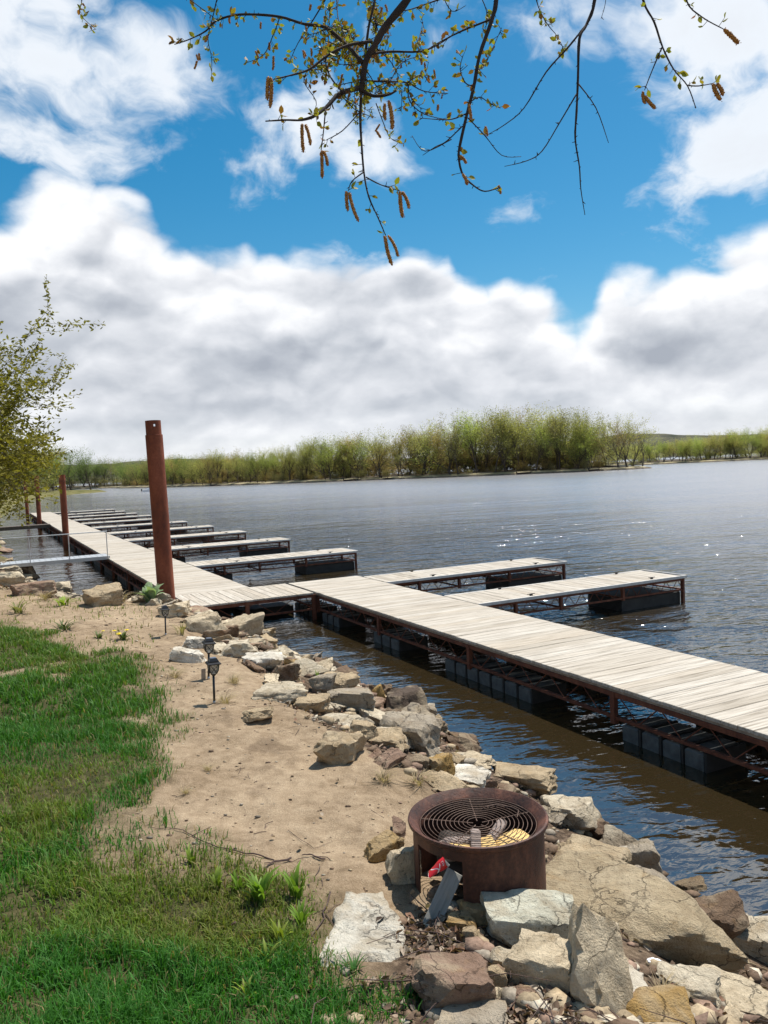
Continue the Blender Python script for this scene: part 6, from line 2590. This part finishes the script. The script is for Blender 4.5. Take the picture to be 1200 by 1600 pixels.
def catkin(u0, v0, u1, v1, d, wpx=9.0, bend=0.0):
    a_, b_ = bp(u0, v0, d), bp(u1, v1, d)
    L = (b_ - a_).length
    r_ = wpx * d / FPX * .5
    n_, k_ = max(8, int(L / (r_ * .55))), 9
    m_ = MB()
    pts_, rr_ = [], []
    sdv = Vector((1, 0, 0))
    for i in range(n_ + 1):
        t = i / n_
        p = a_.lerp(b_, t) + sdv * (bend * L * math.sin(math.pi * t))
        e = min(1, t * 6 + .35) * min(1, (1 - t) * 5 + .35)
        pts_.append(p)
        rr_.append(r_ * e * (1.0 if i % 2 else .78))
    m_.tube(pts_, rr_, k_)
    for j in range(int(L / r_ * 7)):
        t = RT.uniform(.03, .97)
        x = t * n_
        i0_ = min(int(x), n_ - 1)
        p = pts_[i0_].lerp(pts_[i0_ + 1], x - i0_)
        g = Vector((RT.gauss(0, 1), RT.gauss(0, 1), RT.gauss(0, .4))).normalized()
        q = p + g * r_ * .92
        s_ = r_ * .32
        o1 = g.orthogonal().normalized() * s_
        o2 = g.cross(o1)
        m_.add([tuple(q + o1), tuple(q + o2), tuple(q - o1), tuple(q - o2), tuple(q + g * s_ * 1.1)], [(0, 1, 4), (1, 2, 4), (2, 3, 4), (3, 0, 4)])
    m_.build('catkin', 'catkin', otree, True)


def ck(f, d, *rows):
    for (x0, y0, x1, y1, wd, bd) in rows:
        (u0, v0), (u1, v1) = f(x0, y0), f(x1, y1)
        catkin(u0, v0, u1, v1, d, wd, bd)


ck(c1, 2.35, (452, 318, 448, 418, 6, -.03), (462, 322, 458, 450, 6.5, .03))
ck(c1, 2.33, (592, 515, 598, 636, 5.5, -.02), (605, 518, 628, 606, 5, .04))
ck(c1, 2.36, (674, 626, 676, 744, 5.5, 0), (680, 628, 697, 692, 5, .08))
ck(c1, 2.5, (938, 430, 940, 502, 5, -.06), (953, 420, 968, 540, 6.5, .04))
ck(c1, 2.38, (778, 796, 784, 880, 5.5, -.04), (788, 800, 828, 924, 5.5, -.04))
ck(c1, 2.42, (1000, 796, 1012, 908, 6.5, -.03), (1008, 798, 1038, 870, 5.5, .08))
ck(c1, 2.35, (938, 982, 968, 1107, 6, -.04), (950, 980, 992, 1070, 5, .07))
ck(c2, 2.36, (88, 560, 112, 590, 5, .1), (98, 628, 115, 668, 5.5, .1), (228, 668, 236, 700, 4, .05), (180, 455, 188, 492, 4, .05), (122, 375, 130, 432, 5, .0))
ck(c2, 2.55, (750, 330, 758, 375, 5, -.1), (755, 345, 795, 392, 6, -.04))
ck(c2, 2.5, (1002, 302, 1030, 362, 7, -.06), (1015, 300, 1038, 345, 6.5, .08))
ck(c2, 2.7, (1040, 105, 1095, 158, 7, .02))
for k_ in range(46):     # short young catkins through the spray
    x, y = RT.choice([(300, 70), (190, 150), (140, 210), (400, 120), (470, 250), (430, 170), (600, 150), (640, 220), (760, 80), (800, 230), (900, 60), (940, 20), (1060, 130), (1100, 270), (1010, 290), (880, 200), (620, 20), (750, 260), (700, 300), (930, 520), (1160, 430)])
    x += RT.gauss(0, 26)
    y += RT.gauss(0, 24)
    u, v = c1(x, y)
    g = RT.gauss(0, 3)
    catkin(u, v, u + g, v + RT.uniform(9, 15), RT.uniform(2.75, 3.0), RT.uniform(3.0, 4.2), RT.uniform(-.08, .08))

# ------------------------------------------------------------------ crumbs, twig bits and small stones on the sand
rs = np.random.default_rng(66)
sx_ = rs.uniform(-4.5, 1.0, 5000)
sy_ = 2.6 + 11 * rs.random(5000) ** 1.4
dd_ = shore_dist(sx_, sy_)
ok = (dd_ > 1.9) & (lawn_mask(sx_, sy_) < .35) & (np.hypot(sx_ - rim_c.x, sy_ - rim_c.y) > .4)
sx_, sy_ = sx_[ok][:900], sy_[ok][:900]
sz_ = terrain(sx_, sy_)
V, F, CC = [], [], []
base = 0
for x, y, z in zip(sx_, sy_, sz_):
    v, f = small[rs.integers(6)]
    s = rs.choice([.005, .008, .012, .02], p=[.4, .35, .2, .05]) * (1 + y * .06)
    V.append(v * np.array([s * 1.5, s, s * .6]) + np.array([x, y, z + s * .15]))
    F.append(f + base)
    base += len(v)
    CC.append(np.repeat((pal[rs.integers(len(pal))] * rs.uniform(.35, 1.1))[None, :], len(v), 0))
V, CC = np.concatenate(V), np.concatenate(CC)
sme = np_mesh('sand_crumbs', V, np.concatenate(F), False)
ca = sme.color_attributes.new('col', 'FLOAT_COLOR', 'POINT')
ca.data.foreach_set('color', np.concatenate([CC, np.ones((len(CC), 1))], 1).astype(np.float32).ravel())
finish(link('sand_crumbs', sme, mat='rubble'), 'tiny stones and dirt crumbs lying on the sandy path', 'grit', kind='stuff')
tw = MB()
for k_ in range(150):
    i_ = rs.integers(len(sx_))
    x, y = sx_[i_] + rs.normal(0, .1), sy_[i_] + rs.normal(0, .1)
    g, L = rs.uniform(0, 6.28), rs.uniform(.02, .11) * (1 + y * .05)
    x2, y2 = x + L * math.cos(g), y + L * math.sin(g)
    tw.tube([(x, y, tz(x, y) + .004), ((x + x2) / 2 + rs.normal(0, .006), (y + y2) / 2, tz(x, y) + .010), (x2, y2, tz(x2, y2) + .004)], rs.uniform(.0008, .0022), 4, False)
finish(tw.build('twig_bits', 'twig_bark'), 'short broken twig bits scattered on the sandy path', 'twigs', kind='stuff')
